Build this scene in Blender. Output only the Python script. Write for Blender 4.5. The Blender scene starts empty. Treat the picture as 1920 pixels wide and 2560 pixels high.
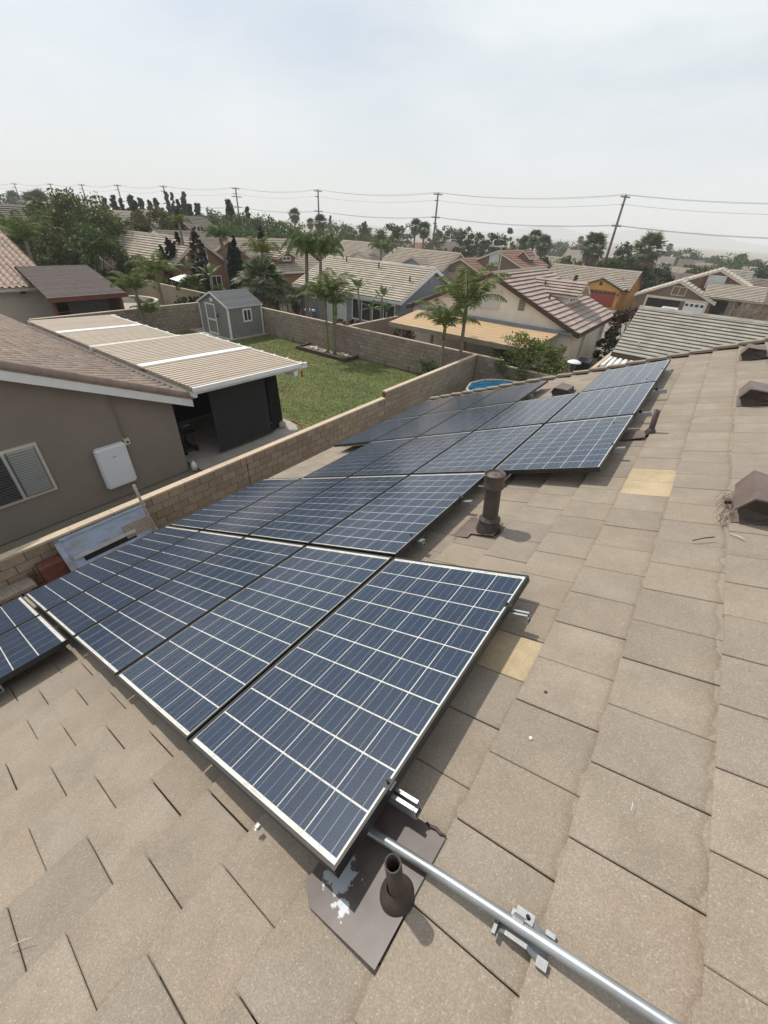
import bpy, bmesh, math, random
import numpy as np
from mathutils import Vector, Matrix
random.seed(7); rng = np.random.default_rng(7)
R_ = math.radians
S = bpy.context.scene
COL = S.collection

# ------------------------------------------------------------------ camera
CAM = np.array([0.280543, -0.263258, 6.703874])
WM = np.array([[0.80146, 0.377793, -0.46361], [0.595852, -0.438052, 0.673105], [0.051209, -0.81571, -0.57619]])
FPX = 1017.32
cd = bpy.data.cameras.new('camera'); cam = bpy.data.objects.new('camera', cd); COL.objects.link(cam)
cd.sensor_fit = 'VERTICAL'; cd.sensor_height = 36; cd.lens = 36 * FPX / 2560
cd.clip_start = .05; cd.clip_end = 60000
mw = Matrix.Identity(4)
for i in range(3):
    mw[i][0] = WM[i, 0]; mw[i][1] = -WM[i, 1]; mw[i][2] = -WM[i, 2]; mw[i][3] = CAM[i]
cam.matrix_world = mw
S.camera = cam
def ray(x, y): return WM @ np.array([(x - 960) / FPX, (y - 1280) / FPX, 1.])
def onz(x, y, z): d = ray(x, y); return CAM + d * (z - CAM[2]) / d[2]
def onx(x, y, v): d = ray(x, y); return CAM + d * (v - CAM[0]) / d[0]
def ony(x, y, v): d = ray(x, y); return CAM + d * (v - CAM[1]) / d[1]
def atd(x, y, D): d = ray(x, y); return CAM + d * D / np.hypot(d[0], d[1])
def project(P):
    q = WM.T @ (np.asarray(P, float) - CAM); return 960 + FPX * q[0] / q[2], 1280 + FPX * q[1] / q[2], q[2]

# ------------------------------------------------------------------ sky, sun, exposure
SUN = Vector((-.66, .12, .81)).normalized()
wd = bpy.data.worlds.new('World'); S.world = wd; wd.use_nodes = True
nt = wd.node_tree; nt.nodes.clear()
def N(t, **k):
    n = nt.nodes.new(t)
    for a, b in k.items(): setattr(n, a, b)
    return n
sky = N('ShaderNodeTexSky', sky_type='NISHITA', sun_disc=False, sun_elevation=math.asin(SUN.z), sun_rotation=math.atan2(SUN.x, SUN.y), air_density=1.0, dust_density=1.5, ozone_density=1.5)
sk = N('ShaderNodeMix', data_type='RGBA', blend_type='MULTIPLY'); sk.inputs[0].default_value = 1; sk.inputs[7].default_value = (.095, .1, .105, 1)
tc = N('ShaderNodeTexCoord'); mp = N('ShaderNodeMapping'); mp.inputs['Scale'].default_value = (1.2, 2.0, 4.5); mp.inputs['Rotation'].default_value = (.1, .2, .6)
no = N('ShaderNodeTexNoise'); no.inputs['Scale'].default_value = 1.5; no.inputs['Detail'].default_value = 6; no.inputs['Roughness'].default_value = .5
cr = N('ShaderNodeMapRange'); cr.inputs[1].default_value = .34; cr.inputs[2].default_value = .66; cr.inputs[3].default_value = .40; cr.inputs[4].default_value = .97
mx = N('ShaderNodeMix', data_type='RGBA'); mx.inputs[7].default_value = (.88, .95, .985, 1)
bg = N('ShaderNodeBackground'); wo = N('ShaderNodeOutputWorld'); bg.inputs[1].default_value = 1.0
lk = nt.links.new
lk(sky.outputs[0], sk.inputs[6]); lk(tc.outputs['Generated'], mp.inputs[0]); lk(mp.outputs[0], no.inputs[0]); lk(no.outputs[0], cr.inputs[0])
lk(cr.outputs[0], mx.inputs[0]); lk(sk.outputs[2], mx.inputs[6]); lk(mx.outputs[2], bg.inputs[0]); lk(bg.outputs[0], wo.inputs[0])
sl = bpy.data.lights.new('sun', 'SUN'); sl.energy = 3.7; sl.angle = R_(1.0); sl.color = (1, .94, .85)
so = bpy.data.objects.new('sun', sl); COL.objects.link(so); so.rotation_euler = (-SUN).to_track_quat('-Z', 'Y').to_euler(); so.location = (-60, 0, 90)
S.cycles.volume_bounces = 3
S.view_settings.view_transform = 'Standard'; S.view_settings.look = 'None'; S.view_settings.exposure = 0.02; S.view_settings.gamma = 1

# ------------------------------------------------------------------ materials
def newmat(name):
    m = bpy.data.materials.new(name); m.use_nodes = True; t = m.node_tree; t.nodes.clear()
    out = t.nodes.new('ShaderNodeOutputMaterial'); p = t.nodes.new('ShaderNodeBsdfPrincipled'); t.links.new(p.outputs[0], out.inputs[0])
    return m, t, p, out
def nd(t, ty, ins=None, **k):
    n = t.nodes.new(ty)
    for a, b in k.items(): setattr(n, a, b)
    for a, b in (ins or {}).items():
        if hasattr(b, 'links'): t.links.new(b, n.inputs[a])
        else: n.inputs[a].default_value = b
    return n
def c4(c): return (c[0], c[1], c[2], 1)
def coords(t, rnd=True):
    tcn = t.nodes.new('ShaderNodeTexCoord')
    if not rnd: return tcn.outputs['Object'], None
    oi = t.nodes.new('ShaderNodeObjectInfo')
    mul = nd(t, 'ShaderNodeMath', {0: oi.outputs['Random'], 1: 53.0}, operation='MULTIPLY')
    add = nd(t, 'ShaderNodeVectorMath', {0: tcn.outputs['Object'], 1: mul.outputs[0]}, operation='ADD')
    return add.outputs[0], oi.outputs['Random']
def mixc(t, f, a, b, bt='MIX'):
    n = t.nodes.new('ShaderNodeMix'); n.data_type = 'RGBA'; n.blend_type = bt
    for i, v in ((0, f), (6, a), (7, b)):
        if hasattr(v, 'links'): t.links.new(v, n.inputs[i])
        else: n.inputs[i].default_value = v
    return n.outputs[2]
def ramp(t, v, a, b, lo=0., hi=1.):
    return nd(t, 'ShaderNodeMapRange', {0: v, 1: a, 2: b, 3: lo, 4: hi}).outputs[0]
def M(name, col, rough=.7, var=.18, scale=6., rnd=.0, bump=0., bscale=80., metal=0., spec=.5, stain=None, stain_amt=.5, sscale=1.2, coat=0., island=False, stretch=None):
    m, t, p, out = newmat(name)
    v, r = coords(t)
    vv = v
    if stretch:
        vv = nd(t, 'ShaderNodeVectorMath', {0: v, 1: stretch}, operation='MULTIPLY').outputs[0]
    n1 = nd(t, 'ShaderNodeTexNoise', {'Vector': vv, 'Scale': scale, 'Detail': 5., 'Roughness': .6})
    c = mixc(t, ramp(t, n1.outputs[0], .3, .7), c4([x * (1 - var) for x in col]), c4([min(1, x * (1 + var)) for x in col]))
    if stain:
        n2 = nd(t, 'ShaderNodeTexNoise', {'Vector': vv, 'Scale': sscale, 'Detail': 6., 'Roughness': .65})
        c = mixc(t, ramp(t, n2.outputs[0], .48, .72, 0, stain_amt), c, c4(stain))
    if rnd:
        rr = nd(t, 'ShaderNodeNewGeometry').outputs['Random Per Island'] if island else r
        c = mixc(t, 1.0, c, nd(t, 'ShaderNodeCombineColor', {0: ramp(t, rr, 0, 1, 1 - rnd, 1 + rnd), 1: ramp(t, rr, 0, 1, 1 - rnd, 1 + rnd), 2: ramp(t, rr, 0, 1, 1 - rnd * 1.15, 1 + rnd)}).outputs[0], 'MULTIPLY')
    t.links.new(c, p.inputs['Base Color'])
    p.inputs['Roughness'].default_value = rough; p.inputs['Metallic'].default_value = metal; p.inputs['Specular IOR Level'].default_value = spec; p.inputs['Coat Weight'].default_value = coat
    if bump:
        n3 = nd(t, 'ShaderNodeTexNoise', {'Vector': v, 'Scale': bscale, 'Detail': 3.})
        b = nd(t, 'ShaderNodeBump', {'Strength': bump, 'Distance': .02, 'Height': n3.outputs[0]})
        t.links.new(b.outputs[0], p.inputs['Normal'])
    return m
def M_tile(name, joined, yellow=False):
    m, t, p, out = newmat(name)
    v, r = coords(t, not joined)
    if joined: r = nd(t, 'ShaderNodeNewGeometry').outputs['Random Per Island']
    tcn = t.nodes.new('ShaderNodeTexCoord'); sx = nd(t, 'ShaderNodeSeparateXYZ', {0: tcn.outputs['Object']}).outputs[0]
    if joined:
        sx = nd(t, 'ShaderNodeMath', {0: sx, 1: -.179 + .3388 * 60}, operation='ADD').outputs[0]
        sx = nd(t, 'ShaderNodeMath', {0: sx, 1: .3388}, operation='MODULO').outputs[0]
    n1 = nd(t, 'ShaderNodeTexNoise', {'Vector': v, 'Scale': 4., 'Detail': 5., 'Roughness': .65}).outputs[0]
    a, b = ((.40, .31, .19, 1), (.50, .395, .255, 1)) if yellow else ((.262, .216, .166, 1), (.328, .274, .215, 1))
    c = mixc(t, ramp(t, n1, .35, .65), a, b)
    if not yellow:
        c = mixc(t, ramp(t, r, .6, .9, 0, .5), c, (.315, .253, .192, 1))
        c = mixc(t, ramp(t, r, .35, .1, 0, .45), c, (.262, .226, .184, 1))
        r7 = nd(t, 'ShaderNodeMath', {0: nd(t, 'ShaderNodeMath', {0: r, 1: 7.31}, operation='MULTIPLY').outputs[0]}, operation='FRACT').outputs[0]
        rr7 = ramp(t, r7, 0, 1, .95, 1.05); c = mixc(t, 1., c, nd(t, 'ShaderNodeCombineColor', {0: rr7, 1: rr7, 2: rr7}).outputs[0], 'MULTIPLY')
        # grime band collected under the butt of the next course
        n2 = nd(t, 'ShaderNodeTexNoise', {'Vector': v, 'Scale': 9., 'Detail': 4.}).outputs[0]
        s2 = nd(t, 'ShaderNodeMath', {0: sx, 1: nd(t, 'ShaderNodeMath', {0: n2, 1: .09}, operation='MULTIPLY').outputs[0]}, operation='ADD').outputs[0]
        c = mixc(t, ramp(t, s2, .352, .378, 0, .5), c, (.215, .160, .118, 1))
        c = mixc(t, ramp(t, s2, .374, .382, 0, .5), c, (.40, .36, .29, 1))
        n4 = nd(t, 'ShaderNodeTexNoise', {'Vector': v, 'Scale': 2.1, 'Detail': 3.}).outputs[0]
        c = mixc(t, ramp(t, n4, .6, .75, 0, .35), c, (.36, .27, .18, 1))
    vo = nd(t, 'ShaderNodeTexVoronoi', {'Vector': v, 'Scale': 300.})
    g = nd(t, 'ShaderNodeSeparateColor', {0: vo.outputs['Color']}).outputs[0]
    c = mixc(t, 1., c, nd(t, 'ShaderNodeCombineColor', {0: ramp(t, g, 0, 1, .84, 1.16), 1: ramp(t, g, 0, 1, .84, 1.16), 2: ramp(t, g, 0, 1, .84, 1.17)}).outputs[0], 'MULTIPLY')
    c = mixc(t, ramp(t, g, .95, .99, 0, .25), c, (.60, .56, .48, 1))
    t.links.new(c, p.inputs['Base Color']); p.inputs['Roughness'].default_value = .88; p.inputs['Specular IOR Level'].default_value = .3
    bp = nd(t, 'ShaderNodeBump', {'Strength': .55, 'Distance': .004, 'Height': g}); t.links.new(bp.outputs[0], p.inputs['Normal'])
    return m
def M_cell():
    m, t, p, out = newmat('solar_cell')
    v, r = coords(t)
    vo = nd(t, 'ShaderNodeTexVoronoi', {'Vector': v, 'Scale': 42.}); g = nd(t, 'ShaderNodeSeparateColor', {0: vo.outputs['Color']}).outputs[0]
    a = mixc(t, r, (.003, .025, .064, 1), (.006, .020, .050, 1))
    c = mixc(t, g, a, (.004, .028, .076, 1))
    t.links.new(c, p.inputs['Base Color']); p.inputs['Roughness'].default_value = .45; p.inputs['Specular IOR Level'].default_value = .4
    return m
def M_glass(name, dust=.06, rough=.04, tint=(1, 1, 1), dustcol=(.55, .53, .48)):
    m, t, p, out = newmat(name); t.nodes.remove(p)
    tr = nd(t, 'ShaderNodeBsdfTransparent', {0: c4(tint)}); gl = nd(t, 'ShaderNodeBsdfGlossy', {0: (1, 1, 1, 1), 'Roughness': rough})
    df = nd(t, 'ShaderNodeBsdfDiffuse', {0: c4(dustcol)})
    fr = nd(t, 'ShaderNodeFresnel', {0: 1.30})
    v, r = coords(t)
    n = nd(t, 'ShaderNodeTexNoise', {'Vector': v, 'Scale': 3., 'Detail': 7., 'Roughness': .7}).outputs[0]
    m1 = nd(t, 'ShaderNodeMixShader', {0: ramp(t, n, .3, .75, dust * .4, dust * 1.8), 1: tr.outputs[0], 2: df.outputs[0]})
    m2 = nd(t, 'ShaderNodeMixShader', {0: fr.outputs[0], 1: m1.outputs[0], 2: gl.outputs[0]})
    t.links.new(m2.outputs[0], out.inputs[0]); return m
def M_leaf(name, a, b, trans=.25):
    m, t, p, out = newmat(name)
    r = nd(t, 'ShaderNodeNewGeometry').outputs['Random Per Island']
    c = mixc(t, r, c4(a), c4(b)); t.links.new(c, p.inputs['Base Color']); p.inputs['Roughness'].default_value = .6; p.inputs['Specular IOR Level'].default_value = .35
    tl = nd(t, 'ShaderNodeBsdfTranslucent', {0: c}); mxs = nd(t, 'ShaderNodeMixShader', {0: trans, 1: p.outputs[0], 2: tl.outputs[0]})
    t.links.new(mxs.outputs[0], out.inputs[0]); return m
MT = {}
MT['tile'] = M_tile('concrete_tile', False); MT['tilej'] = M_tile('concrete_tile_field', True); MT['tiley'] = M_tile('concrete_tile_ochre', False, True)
MT['cell'] = M_cell(); MT['pglass'] = M_glass('panel_glass', .008, .13); MT['wglass'] = M_glass('window_glass', .02, .02)
MT['backsheet'] = M('backsheet', (.70, .70, .67), .5, .08, 4, stain=(.45, .40, .32), stain_amt=.5, sscale=6)
MT['ribbon'] = M('ribbon', (.70, .68, .62), .4, .2, 15, stain=(.42, .24, .10), stain_amt=.8, sscale=9)
MT['frameblk'] = M('black_frame', (.018, .018, .019), .38, .2, 20)
MT['framelip'] = M('frame_lip', (.020, .020, .021), .5, .25, 20)
MT['busbar'] = M('busbar', (.34, .37, .41), .35, .1, 30, metal=.3)
MT['alu'] = M('aluminium', (.46, .47, .48), .42, .15, 25, metal=.8)
MT['galv'] = M('galvanised_sheet', (.23, .24, .25), .5, .25, 30, metal=.45, stain=(.18, .17, .16), stain_amt=.5, sscale=20)
MT['emt'] = M('galvanised_conduit', (.40, .42, .43), .40, .2, 9, metal=.75, stain=(.28, .24, .20), stain_amt=.35, sscale=5, stretch=(1, 1, 1))
MT['brownmetal'] = M('brown_paint_metal', (.060, .042, .034), .52, .25, 8, stain=(.12, .09, .075), stain_amt=.5, sscale=4)
MT['ventmetal'] = M('vent_metal', (.135, .098, .080), .55, .2, 6, stain=(.21, .175, .155), stain_amt=.5, sscale=3)
MT['flash'] = M('flashing_brown', (.085, .065, .056), .5, .2, 7, stain=(.16, .13, .12), stain_amt=.5, sscale=5)
def M_peel():
    m, t, p, out = newmat('flashing_peeling')
    v, r = coords(t, False)
    n = nd(t, 'ShaderNodeTexNoise', {'Vector': v, 'Scale': 11., 'Detail': 8., 'Roughness': .65}).outputs[0]
    d = nd(t, 'ShaderNodeVectorMath', {0: v, 1: (-.055, .02, 0)}, operation='DISTANCE').outputs['Value']
    k = nd(t, 'ShaderNodeMath', {0: n, 1: ramp(t, d, .02, .16, .16, -.22)}, operation='ADD').outputs[0]
    f = ramp(t, k, .555, .575)
    n2 = nd(t, 'ShaderNodeTexNoise', {'Vector': v, 'Scale': 7., 'Detail': 5.}).outputs[0]
    base = mixc(t, ramp(t, n2, .35, .7), (.070, .053, .046, 1), (.135, .108, .098, 1))
    t.links.new(mixc(t, f, base, (.38, .41, .43, 1)), p.inputs['Base Color']); t.links.new(ramp(t, f, 0, 1, 0, .15), p.inputs['Metallic'])
    p.inputs['Roughness'].default_value = .45; return m
MT['peel'] = M_peel()
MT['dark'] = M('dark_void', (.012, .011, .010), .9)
MT['block'] = M('concrete_block', (.34, .265, .195), .9, .12, 7, rnd=.14, bump=.3, bscale=60, stain=(.24, .19, .145), stain_amt=.45, sscale=3)
MT['blockj'] = M('concrete_block_field', (.34, .265, .195), .9, .12, 7, rnd=.14, bump=.3, bscale=60, stain=(.24, .19, .145), stain_amt=.45, sscale=3, island=True)
MT['blockb'] = M('old_concrete_block', (.30, .235, .185), .9, .16, 5, rnd=.14, bump=.3, bscale=60, stain=(.36, .33, .30), stain_amt=.6, sscale=1.0)
MT['blockbj'] = M('old_concrete_block_field', (.30, .235, .185), .9, .16, 5, rnd=.14, bump=.3, bscale=60, stain=(.36, .33, .30), stain_amt=.6, sscale=1.0, island=True)
MT['mortar'] = M('mortar', (.085, .068, .053), .95, .15, 12)
MT['cap'] = M('wall_cap', (.55, .44, .32), .9, .1, 10, rnd=.06, bump=.2)
MT['stucco'] = M('taupe_stucco', (.245, .207, .168), .92, .07, 1.2, bump=.5, bscale=70, stain=(.205, .17, .137), stain_amt=.4, sscale=.5)
MT['stucco_l'] = M('pale_stucco', (.52, .47, .40), .92, .06, 1.2, bump=.35, bscale=60, stain=(.44, .39, .33), stain_amt=.35, sscale=.4)
MT['stucco_b'] = M('cream_stucco', (.76, .70, .60), .92, .08, 1.5, bump=.5, bscale=30, stain=(.50, .44, .36), stain_amt=.4, sscale=.5)
MT['stucco_g'] = M('blue_grey_siding', (.235, .255, .285), .85, .06, 2)
MT['stucco_o'] = M('orange_stucco', (.62, .33, .085), .9, .07, 2)
MT['stucco_br'] = M('brown_stucco', (.185, .125, .09), .9, .07, 2)
MT['stucco_rb'] = M('red_brown_stucco', (.26, .135, .088), .9, .08, 2)
MT['stucco_t'] = M('tan_stucco', (.36, .28, .20), .9, .07, 2)
MT['white'] = M('white_paint', (.74, .74, .72), .55, .06, 5)
MT['trim'] = M('cream_trim', (.62, .54, .43), .6, .06, 5)
MT['whitebat'] = M('white_enclosure', (.70, .71, .73), .38, .03, 3)
MT['black'] = M('black_plastic', (.02, .02, .021), .5, .2, 8)
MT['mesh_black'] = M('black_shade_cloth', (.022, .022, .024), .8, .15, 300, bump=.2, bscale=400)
MT['pan'] = M('cream_pan', (.44, .355, .27), .6, .08, 3, rnd=.05)
MT['conc'] = M('concrete', (.40, .36, .31), .9, .12, 3)
MT['brick'] = M('paver_brick', (.20, .115, .085), .9, .2, 9, rnd=.2)
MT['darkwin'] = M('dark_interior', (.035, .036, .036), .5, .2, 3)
MT['blind_dk'] = M('grey_louvre', (.17, .175, .18), .6, .1, 3)
MT['blind'] = M('blind', (.55, .57, .55), .7, .05, 3)
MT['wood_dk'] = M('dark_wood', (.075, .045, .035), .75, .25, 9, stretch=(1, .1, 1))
MT['wood_red'] = M('red_stained_wood', (.14, .045, .028), .7, .3, 9)
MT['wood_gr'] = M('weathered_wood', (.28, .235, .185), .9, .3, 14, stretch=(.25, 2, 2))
MT['blue_peel'] = M('peeling_blue_paint', (.33, .39, .50), .8, .1, 6, stain=(.27, .225, .18), stain_amt=1., sscale=3.2, stretch=(1, .6, 1.6))
MT['barrel'] = M('barrel_tile', (.375, .285, .232), .88, .12, 5, rnd=.16, bump=.2)
MT['barrelj'] = M('barrel_tile_field', (.375, .285, .232), .88, .12, 5, rnd=.16, bump=.2, island=True)
MT['barrel2'] = M('terracotta_tile', (.31, .215, .172), .88, .15, 5, rnd=.18, bump=.2)
MT['barrel2j'] = M('terracotta_tile_field', (.31, .215, .172), .88, .15, 5, rnd=.18, bump=.2, island=True)
MT['rakebarrel'] = M('rake_barrel_tile', (.275, .205, .165), .85, .15, 6, rnd=.1, bump=.15)
def M_course(name, col, w=.34):
    m, t, p, out = newmat(name)
    v, r = coords(t)
    n1 = nd(t, 'ShaderNodeTexNoise', {'Vector': v, 'Scale': 1.3, 'Detail': 6., 'Roughness': .65}).outputs[0]
    sx = nd(t, 'ShaderNodeSeparateXYZ', {0: v}).outputs[0]
    fl = nd(t, 'ShaderNodeMath', {0: nd(t, 'ShaderNodeMath', {0: sx, 1: w}, operation='DIVIDE').outputs[0]}, operation='FLOOR').outputs[0]
    wn = nd(t, 'ShaderNodeTexWhiteNoise', {'W': nd(t, 'ShaderNodeMath', {0: fl, 1: r}, operation='ADD').outputs[0]}, noise_dimensions='1D').outputs[0]
    c = mixc(t, ramp(t, n1, .3, .7), c4([x * .84 for x in col]), c4([x * 1.1 for x in col]))
    c = mixc(t, 1., c, nd(t, 'ShaderNodeCombineColor', {0: ramp(t, wn, 0, 1, .86, 1.1), 1: ramp(t, wn, 0, 1, .86, 1.1), 2: ramp(t, wn, 0, 1, .85, 1.1)}).outputs[0], 'MULTIPLY')
    t.links.new(c, p.inputs['Base Color']); p.inputs['Roughness'].default_value = .9; p.inputs['Specular IOR Level'].default_value = .3
    return m
for k, c in dict(rf_cream=(.47, .41, .335), rf_tan=(.40, .335, .27), rf_pink=(.40, .315, .27), rf_grey=(.36, .33, .285), rf_red=(.33, .19, .14), rf_brown=(.26, .205, .175), rf_dk=(.22, .185, .16)).items(): MT[k] = M_course(k, c)
MT['shingle_dk'] = M('dark_shingle', (.085, .062, .056), .9, .3, 7, rnd=.2, bump=.3)
MT['shingle_gr'] = M('grey_shingle', (.115, .12, .128), .9, .2, 9, rnd=.15, bump=.3)
MT['tanroll'] = M('tan_rolled_roofing', (.50, .345, .20), .9, .08, 2, stain=(.40, .27, .15), stain_amt=.4, sscale=1)
MT['shedwall'] = M('shed_siding', (.235, .22, .20), .85, .08, 4)
MT['lawn'] = M('lawn_soil', (.105, .130, .036), .95, .35, .9, stain=(.165, .125, .055), stain_amt=.9, sscale=.5)
MT['ground'] = M('dry_ground', (.26, .22, .17), .95, .25, .05, stain=(.13, .13, .07), stain_amt=.8, sscale=.02)
MT['soil'] = M('garden_soil', (.22, .17, .125), .95, .25, 4)
MT['yard'] = M('yard_paving', (.36, .32, .27), .95, .2, 1)
MT['grass'] = M_leaf('grass_blade', (.085, .135, .024), (.225, .235, .065), .35)
MT['water'] = M('pool_water', (.02, .20, .36), .06, .15, 2, spec=.6)
MT['poolblue'] = M('pool_liner', (.05, .27, .42), .4, .1, 3)
MT['stone'] = M('stone', (.40, .36, .30), .9, .2, 5)
MT['bark'] = M('bark', (.105, .080, .058), .95, .3, 8)
MT['palmtrunk'] = M('palm_trunk', (.20, .165, .13), .9, .25, 5, stretch=(1, 1, 6))
MT['palmgreen'] = M('palm_crownshaft', (.15, .19, .05), .6, .2, 5)
MT['frond'] = M_leaf('palm_frond', (0.041, 0.081, 0.016), (0.149, 0.196, 0.043), .2)
MT['frond_y'] = M_leaf('palm_frond_yellow', (.085, .115, .018), (.19, .21, .045), .25)
MT['frond_k'] = M_leaf('king_frond', (0.066, 0.102, 0.022), (0.204, 0.240, 0.066), .25)
MT['fan'] = M_leaf('fan_frond', (0.060, 0.090, 0.036), (0.180, 0.198, 0.102), .2)
MT['fan_dry'] = M_leaf('fan_frond_dry', (.14, .105, .06), (.26, .21, .135), .1)
MT['paddle'] = M_leaf('paddle_leaf', (.05, .09, .022), (.13, .19, .06), .25)
MT['leaf_a'] = M_leaf('leaf_mid', (0.032, 0.061, 0.017), (0.123, 0.167, 0.043))
MT['leaf_b'] = M_leaf('leaf_dark', (0.018, 0.036, 0.015), (0.068, 0.093, 0.036))
MT['leaf_c'] = M_leaf('leaf_olive', (0.072, 0.079, 0.024), (0.174, 0.162, 0.054))
MT['leaf_d'] = M_leaf('leaf_bright', (0.052, 0.086, 0.016), (0.196, 0.230, 0.057))
MT['leaf_s'] = M_leaf('leaf_shrub', (.075, .105, .020), (.23, .25, .07), .3)
MT['leaf_m'] = M_leaf('leaf_light', (.050, .072, .022), (.155, .170, .055), .3)
MT['leaf_cy'] = M_leaf('leaf_cypress', (.008, .016, .007), (.030, .042, .018))
MT['leaf_r'] = M_leaf('leaf_red', (.10, .012, .012), (.24, .035, .03))
MT['leaf_br'] = M_leaf('leaf_rust', (.055, .035, .018), (.13, .075, .035))
MT['leaf_far'] = M_leaf('leaf_far', (0.037, 0.056, 0.027), (0.100, 0.119, 0.056))
MT['pole'] = M('pole_wood', (.135, .115, .10), .9, .2, 3)
MT['wire'] = M('wire', (.16, .16, .16), .6)
MT['reddoor'] = M('red_garage_door', (.33, .055, .045), .6, .06, 3)
MT['redpaint'] = M('red_paint', (.45, .02, .02), .5)
MT['carwhite'] = M('white_car_paint', (.78, .78, .78), .25, .02, 3, coat=.6)
MT['carblue'] = M('blue_car_paint', (.05, .09, .25), .25, .05, 3, coat=.6)
MT['rubber'] = M('rubber', (.02, .02, .02), .8)
MT['mount'] = M('mountain', (.20, .20, .17), .95, .2, .002)
MT['lampgrey'] = M('lamp_concrete', (.42, .41, .39), .8)
MT['sheetdark'] = M('dark_panel_array', (.06, .07, .09), .25)

# ------------------------------------------------------------------ mesh builder
class MB:
    def __init__(s): s.v = []; s.f = []; s.m = []; s.smooth = []
    def add(s, vs, fs, mi=0, sm=False):
        o = len(s.v); s.v += [tuple(map(float, q)) for q in vs]
        for q in fs: s.f.append(tuple(i + o for i in q)); s.m.append(mi); s.smooth.append(sm)
        return s
    def box(s, a, b, mi=0):
        x0, y0, z0 = [min(p, q) for p, q in zip(a, b)]; x1, y1, z1 = [max(p, q) for p, q in zip(a, b)]
        return s.add([(x0, y0, z0), (x1, y0, z0), (x1, y1, z0), (x0, y1, z0), (x0, y0, z1), (x1, y0, z1), (x1, y1, z1), (x0, y1, z1)],
                     [(0, 3, 2, 1), (4, 5, 6, 7), (0, 1, 5, 4), (1, 2, 6, 5), (2, 3, 7, 6), (3, 0, 4, 7)], mi)
    def hexa(s, p, mi=0):   # 8 corners: bottom loop ccw, top loop ccw
        return s.add(p, [(0, 3, 2, 1), (4, 5, 6, 7), (0, 1, 5, 4), (1, 2, 6, 5), (2, 3, 7, 6), (3, 0, 4, 7)], mi)
    def quad(s, *p, mi=0): return s.add(p, [tuple(range(len(p)))], mi)
    def prism(s, pts, axis, a, b, mi=0):   # polygon in the plane normal to axis
        n = len(pts)
        def mkp(q, h): return {'x': (h, q[0], q[1]), 'y': (q[0], h, q[1]), 'z': (q[0], q[1], h)}[axis]
        vs = [mkp(q, a) for q in pts] + [mkp(q, b) for q in pts]
        fs = [tuple(range(n))[::-1], tuple(range(n, 2 * n))] + [(i, (i + 1) % n, n + (i + 1) % n, n + i) for i in range(n)]
        return s.add(vs, fs, mi)
    def tube(s, pts, rad, n=8, mi=0, cap=True, sm=True):
        pts = [Vector(p) for p in pts]; rad = rad if hasattr(rad, '__len__') else [rad] * len(pts)
        vs = []; fs = []
        ref = None
        for i, p in enumerate(pts):
            d = (pts[min(i + 1, len(pts) - 1)] - pts[max(i - 1, 0)]).normalized()
            if ref is None: ref = Vector((1, 0, 0)) if abs(d.x) < .8 else Vector((0, 1, 0))
            a = d.cross(ref).normalized(); b = d.cross(a).normalized(); ref = -d.cross(a).cross(d) if False else ref
            for k in range(n):
                t = 2 * math.pi * k / n; vs.append(p + (a * math.cos(t) + b * math.sin(t)) * rad[i])
        for i in range(len(pts) - 1):
            for k in range(n): fs.append((i * n + k, i * n + (k + 1) % n, (i + 1) * n + (k + 1) % n, (i + 1) * n + k))
        s.add(vs, fs, mi, sm)
        if cap:
            o = len(s.v) - len(vs)
            s.f.append(tuple(o + k for k in range(n))[::-1]); s.m.append(mi); s.smooth.append(False)
            o2 = o + (len(pts) - 1) * n
            s.f.append(tuple(o2 + k for k in range(n))); s.m.append(mi); s.smooth.append(False)
        return s
    def lathe(s, prof, c=(0, 0, 0), n=24, mi=0, sm=True, axis=None):
        c = Vector(c); ax = Vector(axis or (0, 0, 1)).normalized(); a = ax.orthogonal().normalized(); b = ax.cross(a)
        vs = []; fs = []
        for r, z in prof:
            for k in range(n):
                t = 2 * math.pi * k / n; vs.append(c + ax * z + (a * math.cos(t) + b * math.sin(t)) * r)
        for i in range(len(prof) - 1):
            for k in range(n): fs.append((i * n + k, i * n + (k + 1) % n, (i + 1) * n + (k + 1) % n, (i + 1) * n + k))
        return s.add(vs, fs, mi, sm)
    def mesh(s, name, mats):
        me = bpy.data.meshes.new(name); me.from_pydata(s.v, [], s.f)
        for m in (mats if isinstance(mats, (list, tuple)) else [mats]): me.materials.append(MT[m] if isinstance(m, str) else m)
        if any(s.m): me.polygons.foreach_set('material_index', s.m)
        if any(s.smooth): me.polygons.foreach_set('use_smooth', s.smooth)
        me.update(); return me
    def build(s, name, mats, parent=None, loc=None):
        o = origin(parent)
        if parent is not None and not parent.get('_local'): s.v = [(x - o[0], y - o[1], z - o[2]) for x, y, z in s.v]
        return link(name, s.mesh(name, mats), parent)
ORG = {}; LOCAL = set()
def origin(p): return ORG.get(p.name, (0, 0, 0)) if p is not None else (0, 0, 0)
def link(name, me, parent=None, loc=None, rot=None):
    o = bpy.data.objects.new(name, me); COL.objects.link(o); o.parent = parent
    if loc is not None: o.location = loc
    if rot is not None: o.rotation_euler = rot
    if parent is not None: ORG[o.name] = origin(parent)
    return o
def tag(o, label, cat, group=None, kind=None):
    o['label'] = label; o['category'] = cat
    if group: o['group'] = group
    if kind: o['kind'] = kind
    return o
def thing(name, label, cat, loc=(0, 0, 0), rot=None, group=None, local=False):
    o = bpy.data.objects.new(name, None); COL.objects.link(o); o.location = loc; o.empty_display_size = .2
    if rot: o.rotation_euler = rot
    ORG[o.name] = (0, 0, 0) if (local or rot) else tuple(loc)
    return tag(o, label, cat, group)
def struct(o): o['kind'] = 'structure'; return o
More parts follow.
